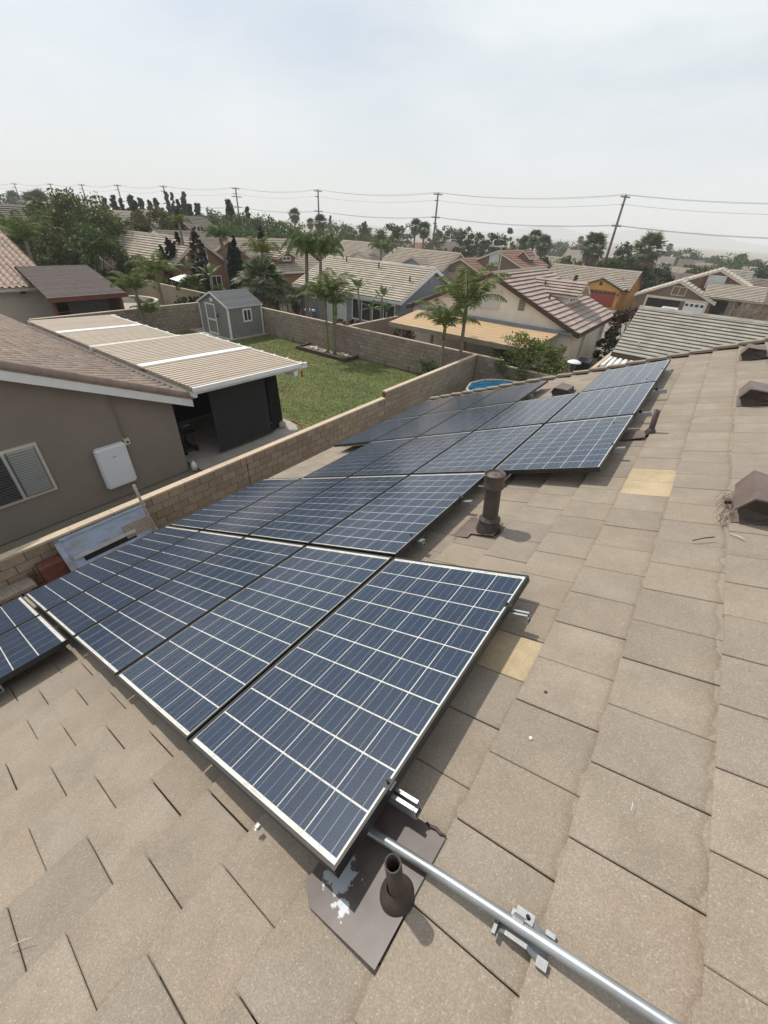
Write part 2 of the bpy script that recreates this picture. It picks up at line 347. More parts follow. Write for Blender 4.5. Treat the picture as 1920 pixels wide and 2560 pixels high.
def copy_tree(o, parent=None):
    c = o.copy(); COL.objects.link(c); c.parent = parent
    for ch in list(o.children): copy_tree(ch, c)
    return c
def bevel_mesh(me, w, seg=1):
    bm = bmesh.new(); bm.from_mesh(me); bmesh.ops.bevel(bm, geom=bm.edges[:], offset=w, segments=seg, affect='EDGES'); bm.to_mesh(me); bm.free(); return me

# ------------------------------------------------------------------ terrain
def gz(y): return 0. if y < 30 else -.045 * (min(y, 210) - 30)
b = MB(); ys = [-280, -60, 0, 30, 60, 100, 150, 210, 400, 1000, 2500, 6350]; xs = [-4250, -2000, -1000, -400, -200, -100, -60, -30, 0, 30, 60, 120, 300, 1000, 1700, 2850]
for y in ys:
    for x in xs: b.v.append((x, y, gz(y) - .03))
nx = len(xs)
for j in range(len(ys) - 1):
    for i in range(nx - 1): b.f.append((j * nx + i, j * nx + i + 1, (j + 1) * nx + i + 1, (j + 1) * nx + i)); b.m.append(0); b.smooth.append(False)
struct(b.build('ground', 'ground'))

# ------------------------------------------------------------------ the house under the camera
TH = R_(22.62); GZ = 5.1; EX = .3388; TW = .2779; V0 = .179
ROT = (0, -TH, 0); CT, ST = math.cos(TH), math.sin(TH)
def rp(u, v, h=0): return (v * CT - h * ST, u, v * ST + h * CT + GZ)     # roof coordinates -> world
U0, U1, VE, VR = -3.6, 9.55, -5.581, 2.89
house = thing('tiled_house', 'single storey house under the solar panels with flat concrete tile roof', 'house', (0, 3, 0))
# walls and gable ends
xe = rp(0, VE)[0]; xr, zr = rp(0, VR, -.3)[0], rp(0, VR, -.3)[2]
ze = rp(0, VE, -.3)[2]
b = MB(); xw0 = xe + .55; xw1 = 2 * xr - xw0; zw = ze + .55 * math.tan(TH) - .04
b.prism([(xw0, 0), (xw1, 0), (xw1, zw), (xr, zr - .05), (xw0, zw)], 'y', U0 + .4, U1 - .35)
b.build('wall', 'stucco', house)
# roof deck: a slab following both slopes (local roof frame)
deck = link('roof', None or MB().box((VE, U0, -.245), (VR, U1 - .02, -.205)).mesh('roof', 'wood_dk'), house, (0 - 0, 0 - 3, GZ), ROT)
ORG[deck.name] = (0, 0, 0)
b = MB(); L = 9.0
b.hexa([rp(U0, VR, -.215), (2 * xr - rp(0, VE, -.2)[0], U0, ze), (2 * xr - rp(0, VE, -.2)[0], U1, ze), rp(U1, VR, -.215),
        rp(U0, VR, -.15), (2 * xr - rp(0, VE, -.2)[0], U0, ze + .06), (2 * xr - rp(0, VE, -.2)[0], U1, ze + .06), rp(U1, VR, -.15)])
b.build('roof_back_slope', 'rf_tan', house)
b = MB(); b.hexa([rp(U0, VE - .03, -.36), rp(U0, VE, -.36), rp(U1 - .05, VE, -.36), rp(U1 - .05, VE - .03, -.36), rp(U0, VE - .03, -.18), rp(U0, VE, -.18), rp(U1 - .05, VE, -.18), rp(U1 - .05, VE - .03, -.18)])
b.build('fascia', 'stucco_l', house)
# tiles
def tilebox(x0, y0, z0, w=TW - .0036, l=EX + .07, th=.024, dz=-.033):
    z1 = z0 + dz * l / EX
    return [(x0, y0, z0 - th), (x0 + l, y0, z1 - th), (x0 + l, y0 + w, z1 - th), (x0, y0 + w, z0 - th), (x0, y0, z0), (x0 + l, y0, z1), (x0 + l, y0 + w, z1), (x0, y0 + w, z0)]
tm = MB().hexa(tilebox(0, 0, 0)).mesh('tile', 'tile'); bevel_mesh(tm, .003)
tmy = MB().hexa(tilebox(0, 0, 0)).mesh('tile_ochre', 'tiley'); bevel_mesh(tmy, .003)
HT = -.151
PANELS = [(0, r) for r in range(5)] + [(1, r) for r in range(1, 5)] + [(2, r) for r in range(4)] + [(3, r) for r in range(5)] + [(4, r) for r in (0, 2, 3, 4)] + [(-1, 3), (-1, 4)]
PU, PV, PL, PW = 1.6798, 1.012, 1.649, .990
def under(u, v):   # hidden beneath a panel as seen from the camera
    C = np.array([(CAM[1]), CAM[0] * CT + (CAM[2] - GZ) * ST, -CAM[0] * ST + (CAM[2] - GZ) * CT])
    t = (C[2]) / (C[2] - HT); uu = C[0] + (u - C[0]) * t; vv = C[1] + (v - C[1]) * t
    return any(c * PU < uu < c * PU + PL and -r * PV - PW < vv < -r * PV for c, r in PANELS)
holes = []
cand = []
nk0 = int(round((VE - V0) / EX)); nk1 = int(math.ceil((VR - V0) / EX))
for k in range(nk0, nk1):
    off = .0988 if k % 2 == 0 else .2226
    i0 = int(math.floor((U0 - off) / TW)); i1 = int(math.ceil((U1 - .1 - off) / TW))
    for i in range(i0, i1):
        u = off + i * TW; v = V0 + k * EX + (.006 if k == 2 else 0)
        uc, vc = u + TW / 2, v + EX / 2
        if any(h[1] < uc < h[0] and h[2] < vc < h[3] for h in holes): continue
        x, y, zc = project(rp(uc, vc, HT)); vis = 0
        if zc > .1:
            pp = [project(rp(a, c_, HT)) for a, c_ in ((u, v), (u + TW, v), (u + TW, v + EX), (u, v + EX))]
            if all(q[2] > .05 for q in pp):
                ar = abs(sum(pp[j][0] * pp[(j + 1) % 4][1] - pp[(j + 1) % 4][0] * pp[j][1] for j in range(4))) / 2
                seen = sum((not under(a, c_)) for a in (u + .03, uc, u + TW - .03) for c_ in (v + .03, vc, v + EX - .03)) / 9
                if -150 < x < 2070 and 700 < y < 2750: vis = ar * seen
        cand.append((vis, k, i, u, v))
cand.sort(key=lambda q: -q[0])
jb = MB()
ochre = {(-1, 3), (0, 11), (0, 12)}
och_done = 0
for n, (vis, k, i, u, v) in enumerate(cand):
    uc, vc = u + TW / 2, v + EX / 2
    is_y = (k == -1 and 1.06 < uc < 1.33) or (k == 0 and 3.12 < uc < 3.66)
    jz = random.uniform(-.0012, .0014); w = TW - .0062
    if n < 300 or is_y:
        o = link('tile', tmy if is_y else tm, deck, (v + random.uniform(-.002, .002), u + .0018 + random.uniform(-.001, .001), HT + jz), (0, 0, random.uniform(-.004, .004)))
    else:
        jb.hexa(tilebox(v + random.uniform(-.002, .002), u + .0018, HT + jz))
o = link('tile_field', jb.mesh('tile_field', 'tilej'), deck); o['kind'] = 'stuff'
# rake trim along the far gable edge
rk = MB(); z1 = -.03
rk.hexa([(0, 0, -.02), (.40, 0, -.02 + z1), (.40, .16, -.02 + z1), (0, .16, -.02), (0, 0, .02), (.40, 0, .02 + z1), (.40, .16, .02 + z1), (0, .16, .02)])
rk.hexa([(0, .13, -.16), (.40, .13, -.16 + z1), (.40, .16, -.16 + z1), (0, .16, -.16), (0, .13, -.02), (.40, .13, -.02 + z1), (.40, .16, -.02 + z1), (0, .16, -.02)])
rkm = rk.mesh('rake_tile', 'tile')
for k in range(nk0, nk1): link('rake_tile', rkm, deck, (V0 + k * EX, U1 - .16, HT + .042 + random.uniform(-.004, .004)))

# ------------------------------------------------------------------ solar panels
lip = .011; hgt = .04
fb = MB()
def ring(bm_, x0, x1, y0, y1, w, z0, z1, mi):
    bm_.box((x0, y0, z0), (x1, y0 + w, z1), mi); bm_.box((x0, y1 - w, z0), (x1, y1, z1), mi); bm_.box((x0, y0 + w, z0), (x0 + w, y1 - w, z1), mi); bm_.box((x1 - w, y0 + w, z0), (x1, y1 - w, z1), mi)
ring(fb, 0, PW, 0, PL, .0025, -hgt, -.002, 0)                      # outer wall
ring(fb, 0, PW, 0, PL, lip, -.002, .0, 1)                          # top lip
ring(fb, .0025, PW - .0025, .0025, PL - .0025, .028, -hgt, -hgt + .002, 0)   # bottom flange
ring(fb, -.0008, PW + .0008, -.0008, PL + .0008, .002, -hgt * .72, -hgt * .62, 1)
frame_me = fb.mesh('frame', ['frameblk', 'framelip'])
bs_me = MB().box((.004, .004, -.0085), (PW - .004, PL - .004, -.006)).mesh('backsheet', 'backsheet')
gl_me = MB().quad((.005, .005, -.0022), (PW - .005, .005, -.0022), (PW - .005, PL - .005, -.0022), (.005, PL - .005, -.0022)).mesh('glass', 'pglass')
pv = (PW - 2 * lip - .013) / 6; pu = (PL - 2 * lip - .036) / 10; mv = lip + .0065; mu = lip + .018
cw, cl = pv - .0054, pu - .0072
cell_me = MB().box((0, 0, 0), (cw, cl, .0008)).mesh('cell', 'cell')
bb = MB()
for i in range(6):
    for j in range(3):
        x = mv + pv * i + cw * (j + .5) / 3
        bb.box((x - .0007, lip + .012, -.0050), (x + .0007, PL - lip - .012, -.0046))
bus_me = bb.mesh('busbar', 'busbar')
rb = MB()
for e in (0, 1):
    y = lip + .006 if e == 0 else PL - lip - .012
    for a, c_ in ((.03, .17), (.18, .48), (.49, .79), (.80, .955)): rb.box((a, y, -.0055), (c_, y + .006, -.0045))
rib_me = rb.mesh('ribbon', 'ribbon')
ROWN = ['uppermost row', 'second row', 'middle row', 'fourth row down', 'lowest row along the eave']
COLN = {-1: 'in the detached pair before the array', 0: 'column by the open vent pipe', 1: 'column by the capped flue', 2: 'column by two ochre tiles', 3: 'column by the thin vent pipe', 4: 'last column at the rake edge'}
for c, r in PANELS:
    root = thing('solar_module', 'blue solar panel, ' + ROWN[r] + ', ' + COLN[c], 'solar panel', rp(c * PU, -r * PV - PW, 0), ROT, 'solar panels on the tile roof')
    for nm, me in (('frame', frame_me), ('backsheet', bs_me), ('busbar', bus_me), ('ribbon', rib_me), ('glass', gl_me)): link(nm, me, root)
    for i in range(6):
        for j in range(10): link('cell', cell_me, root, (mv + pv * i, mu + pu * j, -.0058))
# mounting rails, running up the slope under the panels
def rail(u, v0, v1, lab):
    t = thing('mounting_rail', lab, 'rail', rp(u, v0, -.0405), ROT, 'aluminium rails under the solar panels')
    Lr = v1 - v0; h0 = -.052
    m = MB(); m.box((0, -.019, h0), (Lr, .019, h0 + .004)); m.box((0, -.019, h0 + .004), (Lr, -.015, -.0)); m.box((0, .015, h0 + .004), (Lr, .019, -.0))
    m.box((0, -.015, -.004), (Lr, -.006, 0)); m.box((0, .006, -.004), (Lr, .015, 0)); m.box((0, -.015, -.028), (Lr, .015, -.025))
    m.build('rail_profile', 'alu', t)
    k = MB(); k.box((Lr - .125, -.018, .0002), (Lr - .098, .018, .036)); k.box((Lr - .125, -.018, .034), (Lr - .085, .018, .0375)); k.lathe([(0, .05), (.006, .05), (.006, .036)], (Lr - .110, 0, 0), 8)
    k.build('end_clamp', 'frameblk', t)
    for q in np.arange(Lr - .35, 0, -1.3):
        f = MB(); f.box((q - .02, -.034, -.118), (q + .02, -.0195, -.01)); f.box((q - .03, -.06, -.126), (q + .05, -.02, -.118)); f.build('foot', 'alu', t)
for u, v1, v0, lab in ((.295, .095, -4.95, 'aluminium mounting rail end sticking out beside the galvanised conduit'), (1.365, .095, -4.95, 'aluminium mounting rail end sticking out next to the ochre tile'),
                       (1.98, -.96, -4.95, 'aluminium mounting rail behind the capped flue'), (2.72, -.91, -4.95, 'aluminium mounting rail end beside the capped flue pipe'),
                       (3.98, .085, -3.95, 'aluminium mounting rail end above the pair of ochre tiles'), (4.75, -.05, -3.95, 'aluminium mounting rail hidden under the panel below the thin pipe'), (5.20, .14, -4.95, 'aluminium mounting rail end behind the thin brown vent pipe'), (6.28, .165, -4.95, 'aluminium mounting rail end beyond the thin brown vent pipe'),
                       (7.0, -.05, -.95, 'aluminium mounting rail hidden under the last upper panel'), (7.6, .08, -.95, 'aluminium mounting rail end near the far roof edge'), (7.3, -1.96, -4.95, 'aluminium mounting rail end beside the half hidden roof vent'), (-.5, -3.02, -4.95, 'aluminium mounting rail under the two separate lower panels')):
    rail(u, v0, v1, lab)

# ------------------------------------------------------------------ roof fittings
def plate(m, poly, h0, h1, mi=0):
    n = len(poly); m.add([(p[1], p[0], h0) for p in poly] + [(p[1], p[0], h1) for p in poly], [tuple(range(n))[::-1], tuple(range(n, 2 * n))] + [(i, (i + 1) % n, n + (i + 1) % n, n + i) for i in range(n)], mi)
def axis_l(a):   # world axis tilted a degrees from plumb toward down slope, in roof-local coordinates
    w = Vector((-math.sin(R_(a)), 0, math.cos(R_(a)))); return Vector((w.x * CT + w.z * ST, 0, -w.x * ST + w.z * CT))
# near open plumbing vent with peeling flashing
t = thing('plumbing_vent', 'open brown vent pipe on a peeling brown flashing plate below the panel corner', 'vent pipe', rp(0, 0, HT), ROT)
m = MB(); plate(m, [(-.045, -.16), (-.085, -.10), (-.078, .175), (.295, .185), (.305, .10), (.30, -.16)], .004, .007); m.build('flashing', 'peel', t)
m = MB(); bx = Vector((.132, .090, .006)); ax = axis_l(9)
pr_ = [(.056, 0), (.052, .014), (.042, .032), (.032, .046), (.0265, .054)]
m.lathe(pr_, bx, 28, axis=(ax * .6 + Vector((0, 0, .4)))); m.build('boot', 'brownmetal', t)
m = MB(); m.lathe([(.0245, .02), (.0245, .222), (.0198, .223), (.0198, .03)], bx, 28, axis=ax); m.build('pipe', 'brownmetal', t)
m = MB(); m.lathe([(0, .03), (.0197, .03)], bx, 20, axis=ax); m.build('pipe_bore', 'dark', t)
m = MB(); m.tube([(.105, .306, .010), (.125, .302, .011), (.145, .306, .010), (.165, .300, .011), (.186, .302, .009)], [.004, .006, .007, .006, .003], 6); m.build('sealant_bead', 'brownmetal', t)
# capped flue
t = thing('capped_flue', 'tall brown capped flue pipe with skirt on tile roof', 'flue pipe', rp(2.42, -.63, HT), ROT)
m = MB(); plate(m, [(-.16, -.25), (-.16, -.11), (-.10, -.11), (-.10, .09), (.11, .09), (.20, -.25)], .001, .005); m.build('flashing', 'ventmetal', t)
m = MB(); ax = axis_l(6); m.lathe([(.100, 0), (.094, .03), (.072, .095), (.068, .105)], (0, 0, 0), 30, axis=(ax * .8 + Vector((0, 0, .2)))); m.build('boot', 'brownmetal', t)
m = MB(); m.lathe([(.086, .098), (.088, .105), (.064, .128), (.060, .13)], (0, 0, 0), 10, axis=ax, sm=False); m.build('storm_collar', 'brownmetal', t)
m = MB(); m.lathe([(.061, .06), (.061, .40)], (0, 0, 0), 32, axis=ax); m.build('pipe', 'brownmetal', t)
m = MB(); m.lathe([(.058, .385), (.074, .39), (.078, .395), (.078, .402), (.076, .404), (.076, .495), (.079, .497), (.079, .505), (.072, .505), (.072, .48), (.0, .48)], (0, 0, 0), 32, axis=ax); m.build('cap', 'brownmetal', t)
m = MB(); m.lathe([(.063, .481), (.061, .493), (.03, .498), (0, .499)], (0, 0, 0), 28, axis=ax); m.lathe([(.014, .498), (.010, .506), (0, .507)], (0, 0, 0), 12, axis=ax); m.build('cap_disc', 'ventmetal', t)
# thin pipe further up
t = thing('thin_vent_pipe', 'thin brown plumbing vent pipe with dark flashing beside the upper panels', 'vent pipe', rp(4.70, .12, HT), ROT)
m = MB(); plate(m, [(-.13, -.20), (-.16, -.16), (-.12, .03), (.12, .03), (.15, -.20)], .002, .006); m.build('flashing', 'ventmetal', t)
m = MB(); ax = axis_l(6); m.lathe([(.055, .0), (.046, .02), (.034, .045), (.03, .05)], (.06, .05, .0), 20, axis=ax); m.build('boot', 'brownmetal', t)
m = MB(); m.lathe([(.0285, .0), (.0285, .245), (.022, .246), (.022, .17)], (.06, .05, .0), 24, axis=ax); m.lathe([(0, .18), (.022, .18)], (.06, .05, 0), 16, axis=ax); m.build('pipe', 'brownmetal', t)
# dormer vents
def dormer(u0, v0, L, lab, tw=False):
    t = thing('dormer_vent', lab, 'roof vent', rp(u0, v0, HT), ROT, 'brown dormer vents on the roof')
    W, a, H1, H2, wall = .30, .095, .185, .095, .012
    m = MB(); m.add([(0, .02, H2), (a, -.02, H1), (W, .02, H2), (0, L, H2 - .02), (a, L + .02, H1 - .02), (W, L, H2 - .02)], [(0, 1, 4, 3), (1, 2, 5, 4)])
    m.add([(0, .02, H2 - .004), (a, -.02, H1 - .004), (W, .02, H2 - .004), (0, L, H2 - .024), (a, L + .02, H1 - .024), (W, L, H2 - .024)], [(3, 4, 1, 0), (4, 5, 2, 1)])
    m.add([(0, .02, H2), (a, -.02, H1), (W, .02, H2), (0, .02, H2 - .012), (a, -.02, H1 - .012), (W, .02, H2 - .012)], [(0, 3, 4, 1), (1, 4, 5, 2)]); m.build('hood', 'ventmetal', t)
    m = MB(); m.add([(.035, .05, -.02), (W - .02, .05, -.02), (W - .02, .075, H2), (a, .045, H1 - .012), (.01, .075, H2)], [(0, 1, 2, 3, 4)]); m.add([(.01, .075, H2 - .01), (.01, L, H2 - .03), (.035, L, -.02), (.035, .05, -.02)], [(0, 1, 2, 3)])
    m.add([(W - .01, .075, H2 - .01), (W - .01, L, H2 - .03), (W - .02, L, -.02), (W - .02, .05, -.02)], [(3, 2, 1, 0)]); m.add([(.035, L, -.02), (W - .02, L, -.02), (W - .01, L, H2 - .03), (a, L, H1 - .03), (.01, L, H2 - .03)], [(4, 3, 2, 1, 0)]); m.build('louvre_box', 'brownmetal', t)
    m = MB(); m.box((-.015, .02, -.002), (W + .015, L + .04, .006)); m.build('flashing', 'ventmetal', t)
dormer(2.69, .885, .46, 'brown dormer vent with dry twigs and a dark clip at its side')
dormer(5.43, .885, .46, 'brown dormer vent level with the thin vent pipe, on tile roof')
dormer(8.02, .885, .46, 'brown dormer vent nearest the far rake edge of the roof')
dormer(7.28, -1.66, .44, 'brown dormer vent half hidden behind the solar panels')
# twigs at the near dormer
t = thing('twig_bundle', 'dry dark twigs caught beside the brown dormer vent', 'twigs', rp(2.85, .87, HT), ROT)
m = MB()
for q in range(46):
    a = random.uniform(-.10, .30); x = random.uniform(-.055, .02); y2 = a - random.uniform(.05, .16)
    m.tube([(x, a, .006 + random.random() * .015), (x - random.uniform(-.01, .03), (a + y2) / 2, .012 + random.random() * .012), (x - random.uniform(-.02, .05), y2, .005)], [.0013, .0011, .0007], 4)
m.build('twigs', 'bark', t)
m = MB(); m.box((-.035, .13, .0), (.0, .17, .024)); m.build('clip', 'brownmetal', t)
# conduit and clamp
t = thing('conduit', 'galvanised steel conduit running up the tile roof from under the panel', 'conduit', rp(.18, 0, -.113), ROT)
m = MB(); m.tube([(-.5, -.03, -.005), (-.05, -.006, 0), (.25, .012, 0), (.66, .030, 0), (1.0, .044, 0), (1.7, .07, .0)], .0145, 20); m.build('tube', 'emt', t)
t = thing('conduit_clamp', 'folded galvanised strap bracket holding the conduit on the tiles', 'bracket', rp(.205, .475, HT), ROT)
m = MB()
m.add([(-.055, -.030, .002), (-.055, -.012, .002), (-.030, .034, .018), (.03, .034, .018), (.075, .030, .001), (.075, .012, .001), (.075, -.022, .001), (.055, -.034, .001), (.03, -.030, .016), (-.03, -.032, .017)],
      [(0, 9, 2, 1), (9, 8, 3, 2), (8, 7, 6, 5, 4, 3)]); m.box((-.062, -.045, .0), (-.052, -.008, .016)); m.box((.058, -.045, 0), (.085, -.022, .013)); m.box((-.02, .02, .018), (.03, .046, .021)); m.box((.06, .028, .002), (.085, .04, .010))
m.build('base_plate', 'galv', t)
m = MB()
for i in range(12):
    a0, a1 = math.pi * i / 12 - .15, math.pi * (i + 1) / 12 + .15 - .15
    for (x0, x1) in ((-.014, .016),):
        p = [(x0, .003 + .0185 * math.cos(a0), .035 + .0185 * math.sin(a0)), (x1, .003 + .0185 * math.cos(a0), .035 + .0185 * math.sin(a0)), (x1, .003 + .0185 * math.cos(a1), .035 + .0185 * math.sin(a1)), (x0, .003 + .0185 * math.cos(a1), .035 + .0185 * math.sin(a1))]
        m.add(p, [(0, 1, 2, 3)])
m.build('strap', 'galv', t)
m = MB(); m.lathe([(0, .007), (.0055, .006), (.0055, 0)], (.014, .033, .0205), 10); m.build('screw', 'frameblk', t)
# little things lying on the tiles
t = tag(MB().box((-.008, -.006, 0), (.008, .010, .016)).box((-.012, -.012, 0), (.0, .0, .004)).build('metal_clip', 'alu'), 'small bright metal clip under the panel edge', 'clip'); t.location = rp(-.035, -.44, HT + .03); t.rotation_euler = ROT
for u, v, du, dv, r_, mat, lab, cat in ((2.44, .70, .06, .10, .004, 'brownmetal', 'short dark twig lying below the dormer vent', 'twig'), (2.55, .87, -.06, .07, .003, 'trim', 'pale straw lying on a tile below the dormer vent', 'straw'),
                                        (.66, .665, .03, .0, .0009, 'white', 'thin white scratch of straw on the tiles above the conduit clamp', 'straw'), (-.69, -.93, -.06, -.05, .0012, 'trim', 'yellow grass straw lying across a tile joint', 'straw')):
    m = MB(); p0 = Vector(rp(u, v, HT + .006)); p1 = Vector(rp(u + du, v + dv, HT + .006)); m.tube([p0, (p0 + p1) / 2 + Vector((0, .004, .003)), p1], r_, 5); tag(m.build('debris_' + cat, mat), lab, cat)
for u, v, h, s, lab in ((.78, .30, 0, .008, 'small pale bird dropping on a tile in the sun'), (1.02, .28, 0, .008, 'tiny dark pebble on the tile beside the panel shadow')):
    m = MB(); m.lathe([(s, 0), (s * .8, .003), (0, .005)], rp(u, v, HT - .008), 9); tag(m.build('speck', 'white' if 'pale' in lab else 'bark'), lab, 'speck')

# ------------------------------------------------------------------ block walls
bl_me = {}
def block_mesh(mat):
    if mat not in bl_me:
        me = MB().box((-.1985, -.07, -.0935), (.1985, .07, .0935)).mesh('block', mat); bevel_mesh(me, .004); bl_me[mat] = me
    return bl_me[mat]
def hidden_by_roof(P):
    P = np.asarray(P); n = np.array([-ST, 0, CT]); o = CAM - np.array([0, 0, GZ]); d = P - CAM
    den = n @ d
    if abs(den) < 1e-9: return False
    t = (-.1 - n @ o) / den
    if not 0 < t < 1: return False
    q = o + t * d; v = q[0] * CT + q[2] * ST
    return VE < v < VR and U0 < q[1] < U1
def block_wall(label, ax, fixed, a0, a1, z0, top, mat, face, maxn=300, detail=True, cap=True, joints=()):
    """ax: direction the wall runs ('x' or 'y'); face: side (+1/-1) that shows"""
    mid = (fixed, (a0 + a1) / 2, z0) if ax == 'y' else ((a0 + a1) / 2, fixed, z0)
    t = thing('block_wall', label, 'wall', mid)
    def bx(m, p0, p1, q0, q1, r0, r1):
        m.box((q0, p0, r0) if ax == 'y' else (p0, q0, r0), (q1, p1, r1) if ax == 'y' else (p1, q1, r1))
    hc = top - .05; n = int(math.ceil((hc - z0) / .2)); m = MB(); bx(m, a0, a1, fixed - .062, fixed + .062, z0, hc); m.build('mortar_core', 'mortar' if detail else mat, t)
    if detail:
        cells = []
        for r in range(n):
            zc = hc - .1 - r * .2
            if zc - .1 < z0 - .08: continue
            off = (r % 2) * .203; k = 0; p = a0 - off
            while p < a1:
                c0, c1 = max(p, a0), min(p + .406, a1)
                if c1 - c0 > .08:
                    c = (c0 + c1) / 2; P = (fixed, c, zc) if ax == 'y' else (c, fixed, zc); x, y, z = project(P)
                    vis = 0 if (z < .1 or not (-60 < x < 1980) or hidden_by_roof(P)) else 1 / z
                    cells.append((vis, c, c1 - c0, zc))
                p += .406
        cells.sort(key=lambda q: -q[0]); j = MB()
        for i, (vis, c, w, zc) in enumerate(cells):
            if i < maxn and vis > 0:
                o = link('block', block_mesh(mat), t, ((0, c - mid[1], zc - z0) if ax == 'y' else (c - mid[0], 0, zc - z0)), (0, 0, math.pi / 2 if ax == 'y' else 0)); o.scale = ((w - .014) / .397, 1 + random.uniform(-.02, .02), 1)
            else:
                bx(j, c - w / 2 + .005, c + w / 2 - .005, fixed - .069, fixed + .069, zc - .0965, zc + .0965)
        if j.v: o = j.build('block_field', mat + 'j', t); o['kind'] = 'stuff'
    if cap:
        p = a0
        while p < a1 - .05:
            q = min(p + .813, a1); m = MB(); bx(m, p + .002, q - .002, fixed - .085, fixed + .085, hc + .001, top); m.build('cap_block', 'cap', t); p = q
    for p in joints:
        m = MB(); bx(m, p - .008, p + .008, fixed - .0702, fixed + .0702, z0, hc); m.build('control_joint', 'dark', t)
    return t
WX = -8.42; WY = 19.65
block_wall('lower run of tan block wall between the taupe house and the solar roof', 'y', WX, -6, 11.88, 0, 1.42, 'block', 1, joints=(5.55,))
block_wall('higher stepped run of tan block wall ending at the pool corner', 'y', WX, 11.88, WY - .09, 0, 1.66, 'block', 1, 220)
block_wall('long weathered block wall behind the lawn and planter', 'x', WY, -28.5, WX + .08, 0, 1.66, 'blockb', -1, 300)
block_wall('tall short piece of block wall behind the round pool', 'x', WY, WX + .085, -6.98, 0, 1.66, 'blockb', -1, 60)
block_wall('lower block wall in front of the bushy green shrub', 'x', WY, -6.975, 2.5, 0, 1.44, 'blockb', -1, 130)
block_wall('block wall behind the shed and small palm, dark at its foot', 'y', -28.6, 7.5, WY - .1, 0, 1.66, 'blockb', 1, 220)
block_wall('plain block wall dividing the two yards behind the lawn', 'y', -17.0, WY + .1, 25.0, 0, 1.64, 'blockb', 1, 0, False)
block_wall('plain tan wall running past the brown house and pool', 'x', 20.0, -60, -28.75, 0, 1.7, 'stucco_t', -1, 0, False)
block_wall('tan side wall beside the white ribbed patio roof', 'y', -3.35, 19.8, 34, 0, 1.6, 'stucco_t', -1, 0, False)

# ------------------------------------------------------------------ neighbour's lawn and patio
b = MB(); b.quad((-28.5, 5.6, 0), (WX - .07, 5.6, 0), (WX - .07, WY - .07, 0), (-28.5, WY - .07, 0)); struct(b.build('lawn', 'lawn'))
n = 52000; px = rng.uniform(-28, WX - .3, n); py = rng.uniform(8.4, WY - .25, n)
keep = ~((px > -20.2) & (px < -16) & (py > 18.4)) & ~((px < -24.2) & (py > 16.2)) & ~((py < 10.4) & (px > -23) & (px < -10.3)) & ~((px > -10.3) & (py < 10.0))
px, py = px[keep], py[keep]; n = len(px); ang = rng.uniform(0, 6.28, n); hh = rng.uniform(.02, .055, n); ww = .02
dx, dy = np.cos(ang) * ww, np.sin(ang) * ww; lx, ly = rng.normal(0, .02, n), rng.normal(0, .02, n)
V = np.empty((n, 3, 3)); V[:, 0] = np.stack([px - dx, py - dy, np.zeros(n)], 1); V[:, 1] = np.stack([px + dx, py + dy, np.zeros(n)], 1); V[:, 2] = np.stack([px + lx, py + ly, hh], 1)
def np_mesh(name, V, k, mat):
    n = len(V) // k; me = bpy.data.meshes.new(name); me.vertices.add(len(V)); me.vertices.foreach_set('co', V.astype(np.float32).ravel())
    me.loops.add(n * k); me.loops.foreach_set('vertex_index', np.arange(n * k, dtype=np.int32)); me.polygons.add(n); me.polygons.foreach_set('loop_start', np.arange(0, n * k, k, dtype=np.int32))
    me.update(calc_edges=True); me.validate(); me.materials.append(MT[mat] if isinstance(mat, str) else mat); return me
g = link('grass', np_mesh('grass', V.reshape(-1, 3), 3, 'grass')); tag(g, 'short mown green grass of the neighbouring lawn', 'grass', kind='stuff')
# slabs
b = MB(); pts = [(-24, 5.6), (-10.75, 5.6), (-10.75, 9.3), (-10.9, 9.75), (-11.3, 10.05), (-11.8, 10.15), (-24, 10.15)]
b.prism(pts, 'z', .0, .03); patio = struct(b.build('patio_slab', 'conc'))
bm_ = MB().box((-.1, -.05, 0), (.1, .05, .035)).mesh('paver', 'brick'); bevel_mesh(bm_, .004)
for i in range(42): link('paver', bm_, patio, (-10.62, 5.3 + i * .105, .0), (0, 0, 0))
for i in range(12):
    a = i / 11 * math.pi / 2; link('paver', bm_, patio, (-11.75 + 1.13 * math.cos(a), 9.70 + .62 * math.sin(a), .001), (0, 0, a))
b = MB(); b.box((-10.5, -2, .0), (WX - .08, 5.6, .012)); struct(b.build('side_path', 'conc'))
b = MB(); b.box((-29, 16.3, .001), (-24.2, WY - .1, .06)); struct(b.build('shed_pad', 'conc'))
b = MB(); b.box((WX + .07, -6, -.01), (30, WY - .07, .004)); struct(b.build('own_yard', 'soil'))
b = MB(); b.box((-28.5, WY + .08, -.01), (-3.4, 25.4, .006)); struct(b.build('rear_yards', 'yard'))

